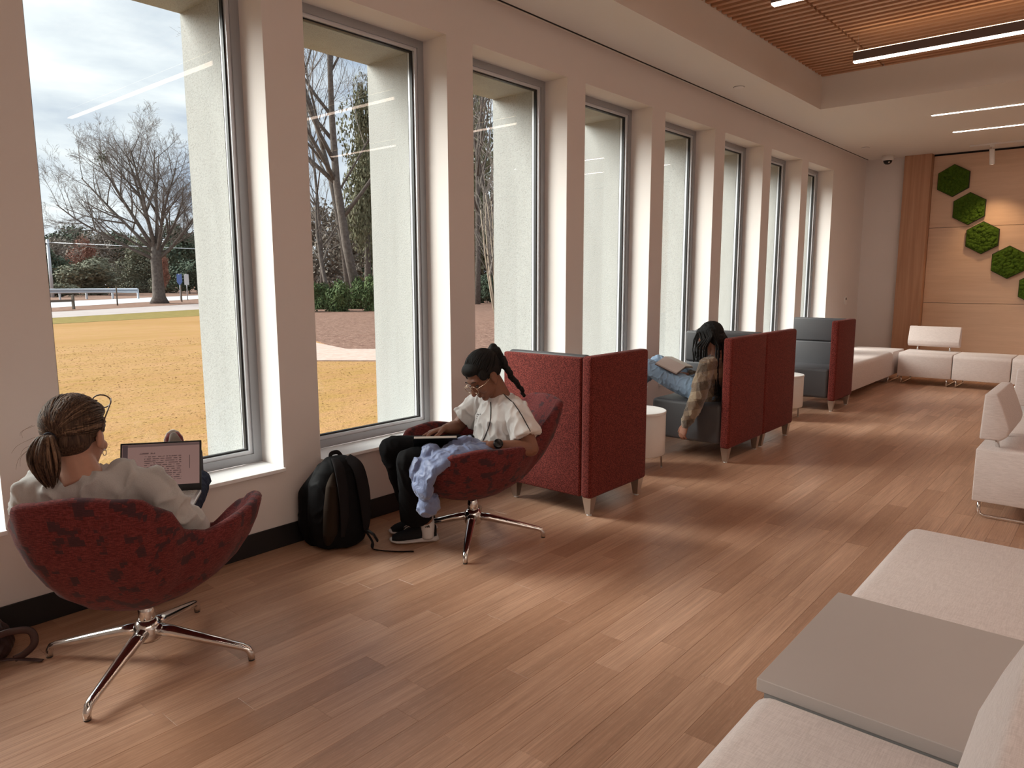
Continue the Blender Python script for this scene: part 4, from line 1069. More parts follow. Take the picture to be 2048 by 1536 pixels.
hr = MB(); hr.ell(P3(-.024, 0, .040), (.084*s3, .098*s3, .090*s3), A3); hr.ell(P3(.034, 0, .074), (.066*s3, .052*s3, .038*s3), A3); hr.ell(P3(-.055, 0, -.02), (.070*s3, .058*s3, .066*s3), A3)
ho = blob(hr, 'hair', m_hair2, p3, .005, 3, fold(.004, 40))
q = random.Random(12)
def braid(pts, r):
    mb = MB(); P_ = []; Rr = []
    n = 28
    for i in range(n+1):
        t = i/n*(len(pts)-1); j = min(int(t), len(pts)-2); P_.append(pts[j].lerp(pts[j+1], t-j)); Rr.append(r*(1+.22*math.sin(i*2.6))*(1-.35*i/n))
    mb.tube(P_, Rr, 7); return mb.build('braid', m_hair2, ho)
for i in range(34):                      # behind, down the back
    b_ = q.uniform(-.085, .085); st = P3(-.10+abs(b_)*.3, b_, .03+q.uniform(-.05, .03)); x = min(.985+q.uniform(-.02, .055), 1.055)
    braid([st, V(x-.02, 5.70-b_*.9, .94), V(x, 5.69-b_*1.3, .80), V(x+.015, 5.68-b_*1.4, .64), V(x+.012, 5.67-b_*1.3, .54+q.uniform(-.03, .04))], .0085)
for i in range(22):                      # near side of the face
    a_ = q.uniform(-.085, .040); st = P3(a_, .074, .055+q.uniform(-.01, .02)); o = q.uniform(-.02, .02)
    braid([st, P3(a_-.005, .090, .0), V(st.x-.002, 5.575+o, .93), V(st.x+.012+o*.3, 5.55+o, .83+q.uniform(-.04, .03))], .0070)
for i in range(4):                       # front strands falling past the face
    st = P3(.055, .052-.02*i, .080); braid([st, P3(.100, .066-.02*i, .035), V(P3(.11, 0, 0).x-.012*(i % 2), 5.60+.02*i, .90), V(P3(.10, 0, 0).x+.012, 5.58+.02*i, .80+.015*i)], .0060)

bk = empty('open_book', (0, 0, 0), 0, 'open book with pale pages resting on the jeans of the braided reader', 'book')
c = V(.545, 5.70, .775); a1 = Vector((.86, 0, -.30)).normalized(); a2 = Vector((.10, -.93, -.42)); a2 = (a2-a1*a2.dot(a1)).normalized(); a3 = a1.cross(a2); a3 = a3 if a3.z > 0 else -a3
slab('cover', c+a2*.072-a3*.008, a1*.225, a2*.15, a3*.003, plain('book_cover_brown', (.10, .05, .045), .5), bk); slab('page_block', c+a2*.07, a1*.215, a2*.14, a3*.013, plain('book_page_pink', (.55, .47, .44), .8), bk)
b2 = Vector((-.05, .95, -.1)); b2 = (b2-a1*b2.dot(a1)).normalized(); b3 = a1.cross(b2); b3 = b3 if b3.z > 0 else -b3
slab('cover', c+b2*.072-b3*.008, a1*.225, b2*.15, b3*.003, plain('book_cover_brown2', (.10, .05, .045), .5), bk); slab('page_block', c+b2*.07, a1*.215, b2*.14, b3*.013, m_page, bk)

# ---- backpack by the wall
bp = empty('backpack', (.215, 2.375, 0), math.atan2(-.16, .985), 'black backpack with brown side panel standing on the floor by the baseboard', 'backpack')
m_pack = cloth('black_pack_nylon', (.004, .004, .005), (.009, .009, .010), 500, .15, .75); m_packb = cloth('brown_pack_panel', (.020, .013, .009), (.030, .020, .014), 700, .3); m_strap = cloth('black_webbing', (.012, .010, .011), (.018, .016, .017), 600, .3)
mb = MB()
mb.tube([V(-.01, 0, .012), V(-.01, 0, .03), V(0, 0, .10), V(0, 0, .25), V(0, 0, .37), V(.005, 0, .45), V(.01, 0, .50), V(.012, 0, .515)], [(.12, .10), (.155, .125), (.17, .135), (.172, .132), (.16, .118), (.128, .092), (.075, .055), (.03, .02)], 28, up=(1, 0, 0))
mb.tube([V(-.095, -.03, .03), V(-.115, -.035, .12), V(-.112, -.035, .30), V(-.08, -.02, .40)], [(.13, .065), (.15, .08), (.145, .078), (.09, .05)], 20, up=(1, 0, 0), round_cap=True)
body = blob(mb, 'body', m_pack, bp, .007, 6, fold(.005, 9))
pn = MB(); pn.tube([V(.06, -.085, .06), V(.095, -.095, .12), V(.102, -.088, .25), V(.092, -.07, .37), V(.06, -.04, .455)], [(.03, .045), (.04, .055), (.042, .055), (.036, .05), (.015, .02)], 14, up=(.6, -.8, 0), round_cap=True)
blob(pn, 'side_panel', m_packb, bp, .006, 4)
MB().tube(*spl([V(-.01, -.03, .50), V(-.02, -.02, .527), V(-.02, .02, .53), V(-.01, .04, .50)], [(.012, .004)]*4), 8).build('top_handle', m_strap, bp)
for y0 in (-.035, .075):
    MB().tube(*spl([V(.04, y0*.6, .505), V(.105, y0, .46), V(.150, y0*1.1, .34), V(.158, y0*1.2, .20), V(.135, y0*1.3, .09)], [(.030, .009), (.033, .010), (.034, .010), (.028, .009), (.012, .004)]), 14, up=(1, 0, .2)).build('shoulder_strap', m_strap, bp)
bk_ = MB().tube([V(.135, .100, .10), V(.165, .13, .07), V(.17, .15, .03)], [(.016, .006)]*3, 8).build('buckle', m_plasticb, bp)
MB().tube(*spl([V(.135, .10, .085), V(.165, .12, .03), V(.20, .10, .006), V(.26, .13, .0035), V(.33, .19, .0035), V(.38, .255, .0035)], [(.013, .002)]*6), 8, up=(0, 0, 1)).build('loose_strap', m_strap, bp)

# ---- brown leather bag at the left edge
bg_ = empty('leather_bag', (.20, .63, 0), .35, 'dark brown leather bag slumped on the floor at the left edge', 'bag')
m_lea = plain('dark_brown_leather', (.035, .015, .014), .4, var=.2, vs=20, bump=.2, bs=90); m_lea2 = plain('brown_strap_leather', (.055, .024, .021), .35)
mb = MB(); mb.tube([V(-.02, 0, .015), V(0, 0, .05), V(0, 0, .12), V(.0, 0, .17)], [(.15, .10), (.17, .12), (.15, .105), (.09, .06)], 20, up=(1, 0, 0), round_cap=False)
blob(mb, 'body', m_lea, bg_, .007, 6, fold(.008, 12))
MB().tube(*spl([V(.10, .03, .12), V(.15, .08, .135), V(.185, .13, .12), V(.195, .135, .07), V(.175, .11, .035), V(.15, .08, .02)], [(.014, .003)]*6), 8, up=(.75, -.65, .1)).build('carry_strap', m_lea2, bg_)
MB().tube(*spl([V(.09, .02, .03), V(.15, .075, .022), V(.20, .11, .012), V(.24, .128, .006)], [(.013, .003)]*4), 8, up=(0, 0, 1)).build('loose_strap', m_lea2, bg_)
MB().tube([V(.095, .02, .03), V(.115, .04, .028)], [.016, .016], 12).build('buckle', m_nickel, bg_)

# ---- black cord under the booth seat
cp = []
q = random.Random(2)
for i in range(60):
    t = i/59; a = t*PI*6; cp.append(V(.36+.05*math.cos(a)*(1-.3*t)+.1*t*t, 5.42+.05*math.sin(a)+.02*t, .008+.045*abs(math.sin(a*.5))*(1-t)))
cd_ = MB().tube(cp, .006, 6).build('power_cord', m_plasticb); setp(cd_, 'coiled black power cord on the floor under the booth seat', 'cord')
# ------------------------------------------------------------------ outdoors
ZG = -0.30
def lawnmat():
    g = G('dormant_grass'); g.set(0.95, spec=0.1); v = g.coords('World')
    big = g.noise(g.coords('World', (0.35, 0.10, 1)), 1.0, 4, 0.6, 0.5); mid = g.noise(g.coords('World', (5, 1.6, 1)), 1.0, 4, 0.65); fine = g.noise(v, 22, 4, 0.7)
    c = g.mix(g.ramp(big, (0.35, (0, 0, 0)), (0.65, (1, 1, 1))), (0.345, 0.188, 0.072), (0.405, 0.230, 0.105))
    c = g.mix(g.math('MULTIPLY', g.ramp(mid, (0.42, (0, 0, 0)), (0.66, (1, 1, 1))), 0.45), c, (0.31, 0.205, 0.040))
    c = g.mix(g.math('MULTIPLY', g.ramp(fine, (0.30, (1, 1, 1)), (0.50, (0, 0, 0))), 0.45), c, (0.19, 0.10, 0.03))
    g.base(c); g.bump(fine, 0.5, 0.04); return g.m
m_lawn = lawnmat()
def groundmat(name, a, b, sc, bump=0.3):
    g = G(name); g.set(0.95, spec=0.1); v = g.coords('World')
    f = g.noise(v, sc, 5, 0.7); g.base(g.mix(g.ramp(f, (0.35, (0, 0, 0)), (0.65, (1, 1, 1))), a, b)); g.bump(f, bump, 0.05); return g.m
m_verge = groundmat('olive_verge', (0.16, 0.13, 0.035), (0.26, 0.19, 0.06), 3)
m_road = groundmat('worn_asphalt', (0.36, 0.31, 0.30), (0.42, 0.37, 0.355), 1.5, 0.1)
m_leafy = groundmat('leaf_litter', (0.15, 0.085, 0.062), (0.30, 0.19, 0.145), 5, 0.8)
m_mulch = groundmat('pine_straw', (0.12, 0.062, 0.045), (0.31, 0.19, 0.145), 9, 1.0)
m_walk = groundmat('pale_gravel_walk', (0.42, 0.31, 0.26), (0.52, 0.40, 0.35), 6, 0.3)
m_park = groundmat('pale_pavement', (0.48, 0.50, 0.53), (0.55, 0.57, 0.60), 1.0, 0.05)
def flat(name, pts, z, mat, label):
    mb = MB(); n = len(pts)
    mb.add([(x, y, z) for x, y in pts]+[(x, y, z-0.3) for x, y in pts], [tuple(range(n)), tuple(range(2*n-1, n-1, -1))]+[(i, i+n, (i+1) % n+n, (i+1) % n) for i in range(n)])
    me = mb.mesh(name)
    bm = bmesh.new(); bm.from_mesh(me); bmesh.ops.recalc_face_normals(bm, faces=bm.faces[:]); bm.to_mesh(me); bm.free()
    return setp(link(name, me, mat), label, kind='structure')
flat('lawn', [(-0.73, -60), (-0.73, 90), (-230, 150), (-230, -60)], ZG, m_lawn, 'golden dormant lawn outside the windows')
def strip(name, a, b, c, d, z, mat, label, e0=-40, e1=45):
    """a-b near edge line, c-d far edge line, extended along their own directions"""
    a, b, c, d = (Vector(q) for q in (a, b, c, d)); u = (b-a).normalized(); w_ = (d-c).normalized()
    flat(name, [tuple(a+u*e0), tuple(b+u*e1), tuple(d+w_*e1), tuple(c+w_*e0)], z, mat, label)
strip('verge', (-29.6, 10.3), (-31.1, 17.0), (-34.8, 11.9), (-38.4, 20.7), ZG+0.004, m_verge, 'olive green strip of grass before the road', -30, 0.5)
strip('road', (-34.8, 11.9), (-38.4, 20.7), (-41.8, 14.1), (-47.6, 25.2), ZG+0.008, m_road, 'pale asphalt drive crossing beyond the lawn', -30, 3)
strip('leaf_verge', (-41.8, 14.1), (-47.6, 25.2), (-48.5, 16.2), (-60.2, 31.5), ZG+0.012, m_leafy, 'reddish leaf covered verge around the bare tree', -30, 6)
strip('parking', (-48.5, 16.2), (-60.2, 31.5), (-61.5, 20.3), (-73.4, 38.1), ZG+0.016, m_park, 'pale pavement in front of the far trees', -30, 10)
strip('woods_floor', (-61.5, 20.3), (-73.4, 38.1), (-150, 40), (-150, 80), ZG+0.018, m_leafy, 'leafy ground under the far trees', -30, 20)
flat('mulch_bed', [(-11.3, 11.0), (-38, 22), (-60, 45), (-40, 70), (-3, 70), (-3, 17.5)], ZG+0.02, m_mulch, 'brown pine straw bed under the big trees')
flat('gravel_walk', [(-10.3, 9.0), (-3, 14.8), (-3, 17.5), (-11.6, 11.25), (-14.0, 11.9), (-14.0, 10.6)], ZG+0.028, m_walk, 'pale gravel walk edging the pine straw')

# short blades that roughen the nearest lawn
gr = MB(); q = random.Random(5)
for i in range(16000):
    t = q.random()**0.6; x = -2.5-t*16; lo, hi = (3.54-x)*0.30, (3.54-x)*0.92; y = q.uniform(lo, hi)
    if y > 8.6 and -x < 16 and (y-9.0) > -(x+10.3)*-0.78: continue
    a = q.uniform(0, 2*PI); s = q.uniform(0.006, 0.022); h = q.uniform(0.003, 0.010); dx, dy = math.cos(a)*s, math.sin(a)*s
    lx, ly = q.uniform(-.05, .05), q.uniform(-.05, .05)
    gr.add([(x-dx, y-dy, ZG), (x+dx, y+dy, ZG), (x+lx, y+ly, ZG+h)], [(0, 1, 2)])
setp(gr.build('grass', m_lawn), 'short dry grass blades on the lawn', 'grass', kind='stuff')

m_bark = groundmat('grey_bark', (0.085, 0.07, 0.062), (0.17, 0.145, 0.13), 7, 0.8)
m_twig = plain('fine_twigs', (0.17, 0.145, 0.13), 0.9)
m_pale = plain('pale_smooth_bark', (0.36, 0.29, 0.22), 0.8, var=0.15, vs=8)

def leafmat(name, a, b):
    g = G(name); g.set(0.8, spec=0.2)
    f = g.noise(g.coords('World'), 1.3, 4, 0.7); g.base(g.mix(g.ramp(f, (0.3, (0, 0, 0)), (0.7, (1, 1, 1))), a, b)); return g.m
LM = dict(dark=leafmat('evergreen_leaves', (0.035, 0.055, 0.038), (0.085, 0.115, 0.075)),
          olive=leafmat('grey_olive_leaves', (0.10, 0.105, 0.072), (0.20, 0.20, 0.14)),
          rust=leafmat('rust_leaves', (0.17, 0.075, 0.055), (0.30, 0.135, 0.095)),
          brush=leafmat('grey_brush', (0.14, 0.12, 0.10), (0.26, 0.225, 0.19)),
          green=leafmat('hedge_leaves', (0.035, 0.065, 0.022), (0.10, 0.14, 0.05)),
          pine=leafmat('pine_needles', (0.09, 0.095, 0.055), (0.21, 0.20, 0.125)))

def grow(segs, p, d, L, r, lev, mx, q, up=0.12, wob=0.16, kids=(7, 6, 5, 4, 3), spread=0.75):
    n = 5 if lev < 2 else 4 if lev < mx else 2
    pts = [p.copy()]; rad = [r]; dd = d.copy()
    for i in range(n):
        dd = (dd+Vector((q.gauss(0, wob), q.gauss(0, wob), q.gauss(0, wob)*0.6+up*(0.5+0.5*(lev > 0)))) * 0.6).normalized()
        p = p+dd*(L/n); pts.append(p.copy()); rad.append(max(r*(1-0.72*(i+1)/n), 0.006))
    segs.append((lev, pts, rad))
    if lev >= mx: return
    k = kids[min(lev, len(kids)-1)]
    for j in range(k):
        t = 0.28+0.72*(j+q.random())/k; t = min(t, 0.98)
        i = min(int(t*n), n-1); f = t*n-i; b = pts[i].lerp(pts[i+1], f); rb = rad[i]+(rad[i+1]-rad[i])*f
        ax = (pts[i+1]-pts[i]).normalized()
        o = ax.orthogonal().normalized(); o.rotate(Matrix.Rotation(q.uniform(0, 2*PI), 3, ax))
        nd = (ax*(1-spread*0.45)+o*spread*q.uniform(0.6, 1.1)).normalized()
        grow(segs, b, nd, L*q.uniform(0.42, 0.66)*(1.12-0.45*t), rb*q.uniform(0.5, 0.7), lev+1, mx, q, up, wob, kids, spread)

def tree_from(segs, name, loc, label, cat, group, bark, twigm, split=2):
    e = empty(name, loc, 0, label, cat, group)
    tr, lm, tw = MB(), MB(), MB()
    for lev, pts, rad in segs:
        if lev == 0: tr.tube(pts, rad, 10)
        elif lev <= split: lm.tube(pts, rad, 6)
        else: tw.tube(pts, rad, 3, cap=False, sm=False)
    tr.build('trunk', bark, e)
    if lm.v: setp(lm.build('limbs', bark, e), kind='stuff')
    if tw.v: setp(tw.build('twigs', twigm, e), kind='stuff')
    return e

# the spreading bare tree in the first window
q = random.Random(21); segs = []
trunk = [Vector((0, 0, -0.05)), Vector((0.0, 0, 0.5)), Vector((-0.02, 0, 1.6)), Vector((-0.05, 0, 3.0)), Vector((-0.02, 0.05, 4.3))]
segs.append((0, trunk, [0.72, 0.46, 0.40, 0.38, 0.34]))
side = Vector((0.40, 0.916, 0)); dep = Vector((-0.916, 0.40, 0))
LIMBS = [(-1.00, 0.0, 0.55, 8.8, .16), (-0.85, 0.35, 0.85, 8.8, .17), (-0.50, -0.3, 1.1, 8.4, .19), (-0.28, 0.3, 1.3, 8.8, .18), (-0.05, -0.2, 1.4, 9.2, .20),
         (0.18, 0.25, 1.4, 9.0, .18), (0.42, -0.25, 1.2, 8.2, .17), (0.70, 0.2, 1.0, 7.4, .16), (0.95, -0.1, 0.6, 8.0, .15), (0.9, 0.3, 0.35, 5.0, .10), (-0.9, -0.5, 0.45, 5.6, .11), (0.1, 0.8, 1.0, 6.8, .14), (0.0, -0.8, 1.0, 6.8, .14)]
for a, b, c, L, r in LIMBS:
    z = q.uniform(2.9, 4.3)
    grow(segs, Vector((-0.03, 0, z)), (side*a+dep*b+Vector((0, 0, c))).normalized(), L*.80, r*.85, 1, 5, q, 0.12, 0.14, (0, 9, 6, 5, 4), 0.72)
bt = tree_from(segs, 'bare_tree', (-51, 24, ZG+0.012), 'big bare spreading tree standing beyond the drive', 'tree', None, m_bark, m_twig, 2)
mt = MB()
c0 = side*(-2.9)+Vector((0, 0, 10.1))
for i in range(130):
    d = Vector((q.gauss(0, 1), q.gauss(0, 1), q.gauss(0, 1))).normalized()*q.uniform(0.1, 0.5); s = 0.09; o = Vector((q.gauss(0, s), q.gauss(0, s), q.gauss(0, s))); o2 = Vector((q.gauss(0, s), q.gauss(0, s), q.gauss(0, s)))
    mt.add([c0+d, c0+d+o, c0+d+o2], [(0, 1, 2)])
setp(mt.build('mistletoe', LM['green'], bt), 'green mistletoe clump', kind='stuff')

# leafy crowns: a few shapes, shared
def crown_mesh(seed, n, leaf, lumps, flatb=0.35):
    q = random.Random(seed); mb = MB(); L = []
    for i in range(lumps):
        a = q.uniform(0, 2*PI); r = q.uniform(0, 0.62); z = q.uniform(-0.85, 0.75)*(1-r*0.4)
        L.append((Vector((r*math.cos(a), r*math.sin(a), z)), q.uniform(0.26, 0.5)))
    for i in range(n):
        c, s = L[q.randrange(lumps)]
        d = Vector((q.gauss(0, 1), q.gauss(0, 1), q.gauss(0, 1))).normalized()*s*(0.55+0.45*q.random()); p = c+d
        l = leaf*q.uniform(0.6, 1.4); u = Vector((q.gauss(0, 1), q.gauss(0, 1), q.gauss(0, 0.8))).normalized()*l; w_ = d.cross(u).normalized()*l*0.6 if d.cross(u).length > 1e-6 else Vector((l, 0, 0))
        mb.add([p-u-w_, p+u-w_, p+u+w_, p-u+w_], [(0, 1, 2, 3)])
    return mb.mesh('crown')
CR = [crown_mesh(s, 6500, 0.040, 16) for s in (1, 2, 3)] + [crown_mesh(4, 9000, 0.027, 18), crown_mesh(5, 9000, 0.025, 20)]
stem_me = MB().tube([(0, 0, 0), (0.02, 0, 0.4), (-0.02, 0.02, 0.8), (0, 0, 1.0)], [0.05, 0.035, 0.03, 0.01], 7).mesh('trunk'); stem_me.materials.append(m_bark)
def leafy(name, x, y, wid, z0, z1, kind, mesh, label, cat, group):
    e = empty(name, (x, y, ZG), R.uniform(0, 6), label, cat, group)
    o = bpy.data.objects.new('trunk', stem_me); COL.objects.link(o); o.parent = e; h = (z0+z1)/2-ZG; o.scale = (h*0.6, h*0.6, h)
    c = bpy.data.objects.new('crown', CR[mesh]); COL.objects.link(c); c.parent = e
    if not CR[mesh].materials: CR[mesh].materials.append(None)
    c.material_slots[0].link = 'OBJECT'; c.material_slots[0].material = LM[kind]
    c.location = (0, 0, (z0+z1)/2-ZG); c.scale = (wid/2*1.2, wid/2*1.2, (z1-z0)/2*1.08); c['kind'] = 'stuff'
GT = 'trees of the far tree line'
def far_tree(u, vb, vt, wpx, dist, kind, mesh, label, name='far_tree', cat='tree'):
    """place by bearing and distance from the building"""
    ang = YAW+math.atan((u-1024)/FPX); x = CAMLOC.x+math.sin(ang)*dist; y = math.cos(ang)*dist
    dd = dist*math.cos(math.atan((u-1024)/FPX))
    z1 = 1.5+(555-vt)/FPX*dd; z0 = 1.5+(555-vb)/FPX*dd
    leafy(name, x, y, wpx/FPX*dd, max(z0, ZG-0.2), z1, kind, mesh, label, cat, GT)
T = [(85, 560, 455, 60, 146, 'dark', 0, 'dark evergreen at the left end of the far tree line'),
     (160, 545, 440, 90, 134, 'dark', 1, 'tall dark evergreen rising above the far tree line'),
     (105, 600, 495, 80, 98, 'dark', 2, 'dark rounded evergreen beside the utility pole'),
     (245, 560, 452, 120, 150, 'dark', 1, 'dark evergreen top seen through the bare branches'),
     (365, 560, 450, 90, 128, 'dark', 2, 'dark evergreen behind the trunk of the bare tree'),
     (420, 560, 455, 80, 146, 'dark', 0, 'dark evergreen next to the concrete pier'),
     (130, 560, 475, 90, 128, 'brush', 3, 'grey leafless brush above the rust tree'),
     (215, 570, 465, 110, 118, 'brush', 4, 'grey brown leafless thicket in the middle of the tree line'),
     (300, 580, 470, 110, 108, 'olive', 3, 'grey olive tree left of the bare trunk'),
     (185, 560, 478, 58, 102, 'rust', 4, 'rust red autumn tree in the far tree line'),
     (335, 570, 510, 30, 88, 'rust', 3, 'small rust red tree just right of the bare trunk'),
     (200, 602, 515, 120, 94, 'olive', 2, 'broad olive tree below the rust one'),
     (270, 602, 520, 90, 106, 'olive', 4, 'olive bushy tree beside the bare trunk'),
     (130, 605, 560, 70, 86, 'olive', 1, 'low olive shrub behind the guard rail'),
     (385, 600, 510, 80, 96, 'dark', 1, 'dark leafy tree right of the road signs'),
     (330, 602, 545, 60, 102, 'olive', 0, 'olive shrub behind the road signs'),
     (45, 600, 470, 80, 114, 'olive', 2, 'olive tree hidden behind the near pier'),
     (170, 606, 490, 150, 160, 'brush', 3, 'wide grey thicket deep in the far tree line'),
     (330, 606, 485, 150, 196, 'brush', 4, 'wide grey thicket behind the bare trunk, deep in the tree line'),
     (60, 606, 480, 110, 196, 'dark', 1, 'dark thicket deep in the tree line by the near pier'),
     (-60, 606, 470, 110, 130, 'dark', 2, 'dark evergreen of the tree line hidden left of the first pier'),
     (-190, 606, 480, 130, 138, 'olive', 3, 'olive tree of the tree line farther left, out of view'),
     (-330, 606, 470, 140, 130, 'dark', 0, 'dark tree of the tree line well left, out of view'),
     (-500, 606, 475, 160, 138, 'brush', 4, 'grey thicket ending the tree line, out of view'),
     (440, 606, 480, 110, 160, 'dark', 0, 'dark thicket deep in the tree line by the concrete pier')]
for a in T: far_tree(*a)

# woods beyond the second and third windows
GW = 'trees beyond the pine straw bed'
def bare(u, dist, H_, r, seed, lean, label, mx=4, kids=(9, 6, 5, 4), name='bare_woodland_tree', spread=0.7, bark=m_bark, L0=None):
    q = random.Random(seed); ang = YAW+math.atan((u-1024)/FPX); x = CAMLOC.x+math.sin(ang)*dist; y = math.cos(ang)*dist; sg = []
    grow(sg, Vector((0, 0, -0.05)), Vector((lean[0], lean[1], 1)).normalized(), H_, r, 0, mx, q, 0.14, 0.10, kids, spread)
    return tree_from(sg, name, (x, y, ZG), label, 'tree', GW, bark, m_twig, 1)
SDX = (0.63, 0.77)
bare(722, 45, 19, 0.30, 31, (-0.20*SDX[0], -0.20*SDX[1]), 'tall bare tree with thick leaning trunk seen through the second window', 4, (13, 7, 5, 4))
bare(703, 48.5, 21, 0.23, 35, (0.0, 0.0), 'second tall bare tree beside the thick leaning trunk', 4, (13, 7, 5, 4))
bare(648, 54, 14, 0.16, 38, (0.05, 0.06), 'slender bare tree at the left side of the second window', 4, (10, 6, 5, 3))
bare(668, 47, 8, 0.16, 40, (-0.25, -0.1), 'small crooked bare tree under the tall ones', 4, (9, 6, 4, 3))
bare(956, 50, 17, 0.2, 44, (0.05, 0.0), 'bare tree crown filling the third window', 4, (12, 7, 5, 4))
bare(985, 54, 18, 0.22, 46, (-0.05, 0.0), 'bare tree partly behind the pier of the third window', 4, (12, 7, 5, 4))
def wood(u, vb, vt, wpx, dist, kind, mesh, label, name='woodland_tree'):
    ang = YAW+math.atan((u-1024)/FPX); x = CAMLOC.x+math.sin(ang)*dist; y = math.cos(ang)*dist; dd = dist*math.cos(math.atan((u-1024)/FPX))
    leafy(name, x, y, wpx/FPX*dd, max(1.5+(555-vb)/FPX*dd, ZG-(1.2 if name == 'hedge_bush' else 0.2)), 1.5+(555-vt)/FPX*dd, kind, mesh, label, 'hedge' if name == 'hedge_bush' else 'tree', GW)
for a in [(738, 480, 190, 100, 58, 'pine', 4, 'pine with loose olive needles at the right of the second window'),
          (752, 520, 290, 110, 66, 'pine', 3, 'lower pine branches against the concrete pier'),
          (645, 612, 420, 170, 64, 'brush', 4, 'grey leafless thicket at the left of the second window'),
          (715, 612, 420, 170, 84, 'brush', 3, 'grey brown thicket behind the thick trunk'),
          (760, 608, 470, 90, 70, 'dark', 2, 'dark evergreen low behind the thick trunk'),
          (955, 480, 190, 120, 64, 'pine', 4, 'pine crown at the top of the third window'),
          (965, 600, 400, 120, 58, 'pine', 3, 'olive pine in the middle of the third window'),
          (975, 610, 540, 60, 52, 'dark', 1, 'dark shrub at the foot of the third window trees')]: wood(*a)
for a in [(640, 652, 560, 60, 44.5, 'green', 0, 'green hedge bush at the left of the second window'),
          (682, 652, 548, 60, 41.0, 'green', 1, 'green hedge bush in the middle of the second window'),
          (722, 652, 556, 60, 44.5, 'green', 2, 'green hedge bush under the thick trunk'),
          (755, 652, 545, 60, 41.0, 'green', 0, 'green hedge bush against the concrete pier'),
          (600, 652, 552, 60, 41.0, 'green', 1, 'green hedge bush hidden by the wall pier')]: wood(*a, name='hedge_bush')
# crepe myrtle: pale stems from one root
q = random.Random(9); sg = []
for i in range(9):
    a = q.uniform(0, 2*PI); grow(sg, Vector((math.cos(a)*0.12, math.sin(a)*0.12, -0.02)), Vector((math.cos(a)*0.16, math.sin(a)*0.16, 1)).normalized(), q.uniform(4.5, 6.2), 0.05, 1, 4, q, 0.05, 0.06, (0, 5, 5, 4), 0.45)
e = empty('crepe_myrtle', (-17.2, 23.4, ZG+0.02), 0, 'pale many-stemmed small tree seen through the third window', 'tree', GW)
st, tw = MB(), MB()
for lev, pts, rad in sg:
    if lev == 1: MB().tube(pts, rad, 8).build('stem', m_pale, e)
    else: tw.tube(pts, rad, 3, cap=False, sm=False)
setp(tw.build('twigs', m_twig, e), kind='stuff')

# roadside things
m_galv = plain('galvanised_steel', (0.5, 0.53, 0.58), 0.45, metal=0.4); m_post = plain('weathered_post', (0.13, 0.11, 0.09), 0.9)
a, b = Vector((-74.0, 10.0, 0)), Vector((-65.5, 28.5, 0)); u = (b-a).normalized(); nrm = Vector((u.y, -u.x, 0))
e = empty('guard_rail', (0, 0, ZG+0.02), 0, 'galvanised guard rail before the far trees', 'guard rail')
L_ = (b-a).length
pr = [(0.0, .95), (.10, .90), (.10, .80), (0.0, .74), (.10, .68), (.10, .58), (0.0, .53), (-.03, .53), (-.03, .95)]
mb = MB(); n = len(pr)
vs = [a+nrm*o+Vector((0, 0, z)) for o, z in pr]+[b+nrm*o+Vector((0, 0, z)) for o, z in pr]
mb.add(vs, [(i, (i+1) % n, (i+1) % n+n, i+n) for i in range(n)]+[tuple(range(n))[::-1], tuple(range(n, 2*n))]); mb.build('rail', m_galv, e)
for i in range(11):
    p_ = a+u*(L_*i/10)-nrm*0.1; MB().box(p_.x-.07, p_.x+.07, p_.y-.07, p_.y+.07, 0.0, .9).build('post', m_galv, e)
e = empty('rail_fence', (-44.2, 15.3, ZG+0.012), math.atan2(0.88, -0.42), 'low brown rail fence beside the drive', 'fence')
for x in (-0.9, 0.9): MB().box(x-.06, x+.06, -.06, .06, 0, .85).build('post', m_post, e)
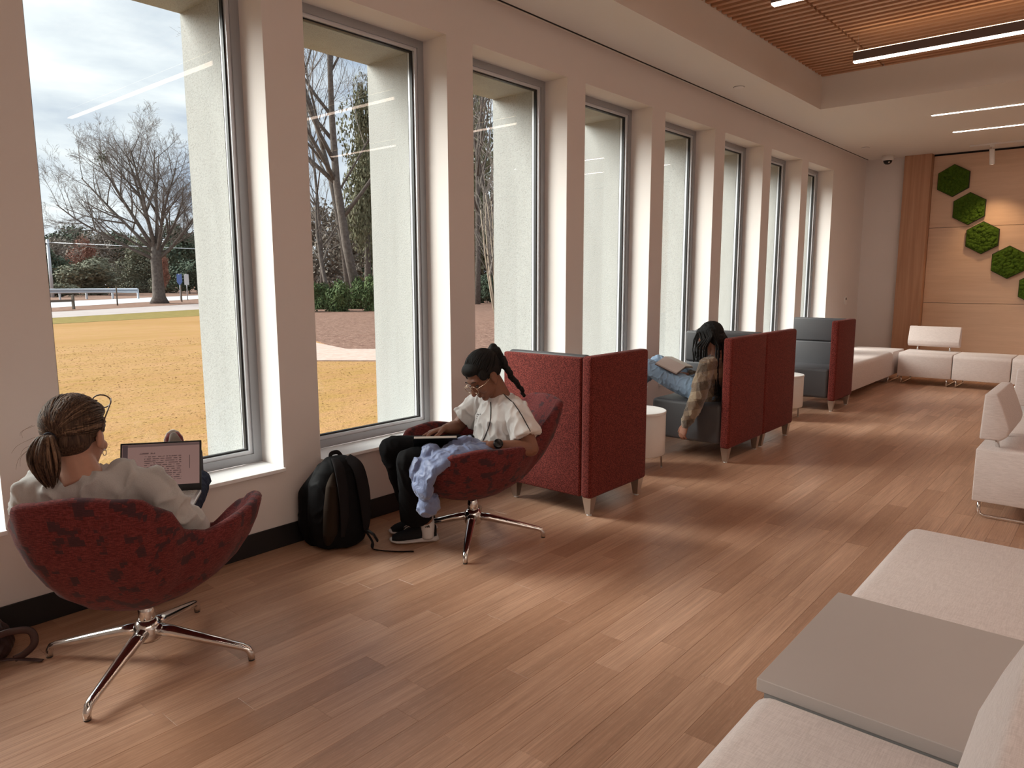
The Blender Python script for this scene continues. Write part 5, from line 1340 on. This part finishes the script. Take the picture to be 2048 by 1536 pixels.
MB().box(-0.9, 0.9, -.03, .03, .45, .58).build('rail', m_post, e)
for x, y, h in ((-50.0, 21.3, 1.0), (-55.5, 29.0, 1.1), (-54.0, 23.8, 1.0), (-46.0, 19.8, 0.9)):
    pass
def stake(x, y, h, label):
    o = MB().tube([(0, 0, 0), (0, 0, h*0.9), (0, 0, h)], [0.05, 0.045, 0.02], 6).build('marker_post', m_post); o.location = (x, y, ZG+0.012)
    setp(o, label, 'post', 'marker posts along the leaf verge')
stake(-49.0, 20.3, 1.3, 'thin marker post left of the bare tree'); stake(-53.0, 26.6, 1.3, 'thin marker post right of the bare tree')
def sign(x, y, w_, h, mat, label, shape):
    e = empty('road_sign', (x, y, ZG+0.016), math.atan2(0.93, 0.37)-PI/2+PI/2, label, 'sign', 'roadside signs')
    e.rotation_euler = (0, 0, math.atan2(-0.40, 0.916)+PI/2)
    MB().tube([(0, 0.04, 0), (0, 0.04, 2.2)], 0.035, 8).build('post', m_galv, e)
    MB().prism([(px*w_, 1.35+pz*h) for px, pz in shape], -0.02, 0.0, 'y').build('plate', mat, e)
sh1 = [(-.5, .2), (-.45, 1), (0, .92), (.45, 1), (.5, .2), (0, -.15)]; sh2 = [(-.5, -.1), (-.5, 1), (.5, 1), (.5, -.1)]
sign(-57.0, 28.4, 0.42, 0.85, plain('sign_blue', (0.13, 0.22, 0.55), 0.5), 'blue shield road sign right of the bare trunk', sh1)
sign(-56.8, 28.9, 0.36, 0.80, plain('sign_white', (0.72, 0.75, 0.8), 0.5), 'white rectangular road sign beside the blue one', sh2)
e = empty('utility_pole', (-77.0, 25.2, ZG), 0, 'pale utility pole at the left of the tree line', 'utility pole')
MB().tube([(0, 0, 0), (0, 0, 5.6)], [0.17, 0.13], 8).build('pole', m_galv, e)
MB().box(-.06, .06, -.7, .7, 5.1, 5.25).build('crossarm', m_post, e)
for z, o in ((5.3, -.6), (5.3, .6)):
    MB().tube([(0, o, z), (5, 20, z-0.5), (16, 50, z)], 0.025, 4).build('wire', m_galv, e)
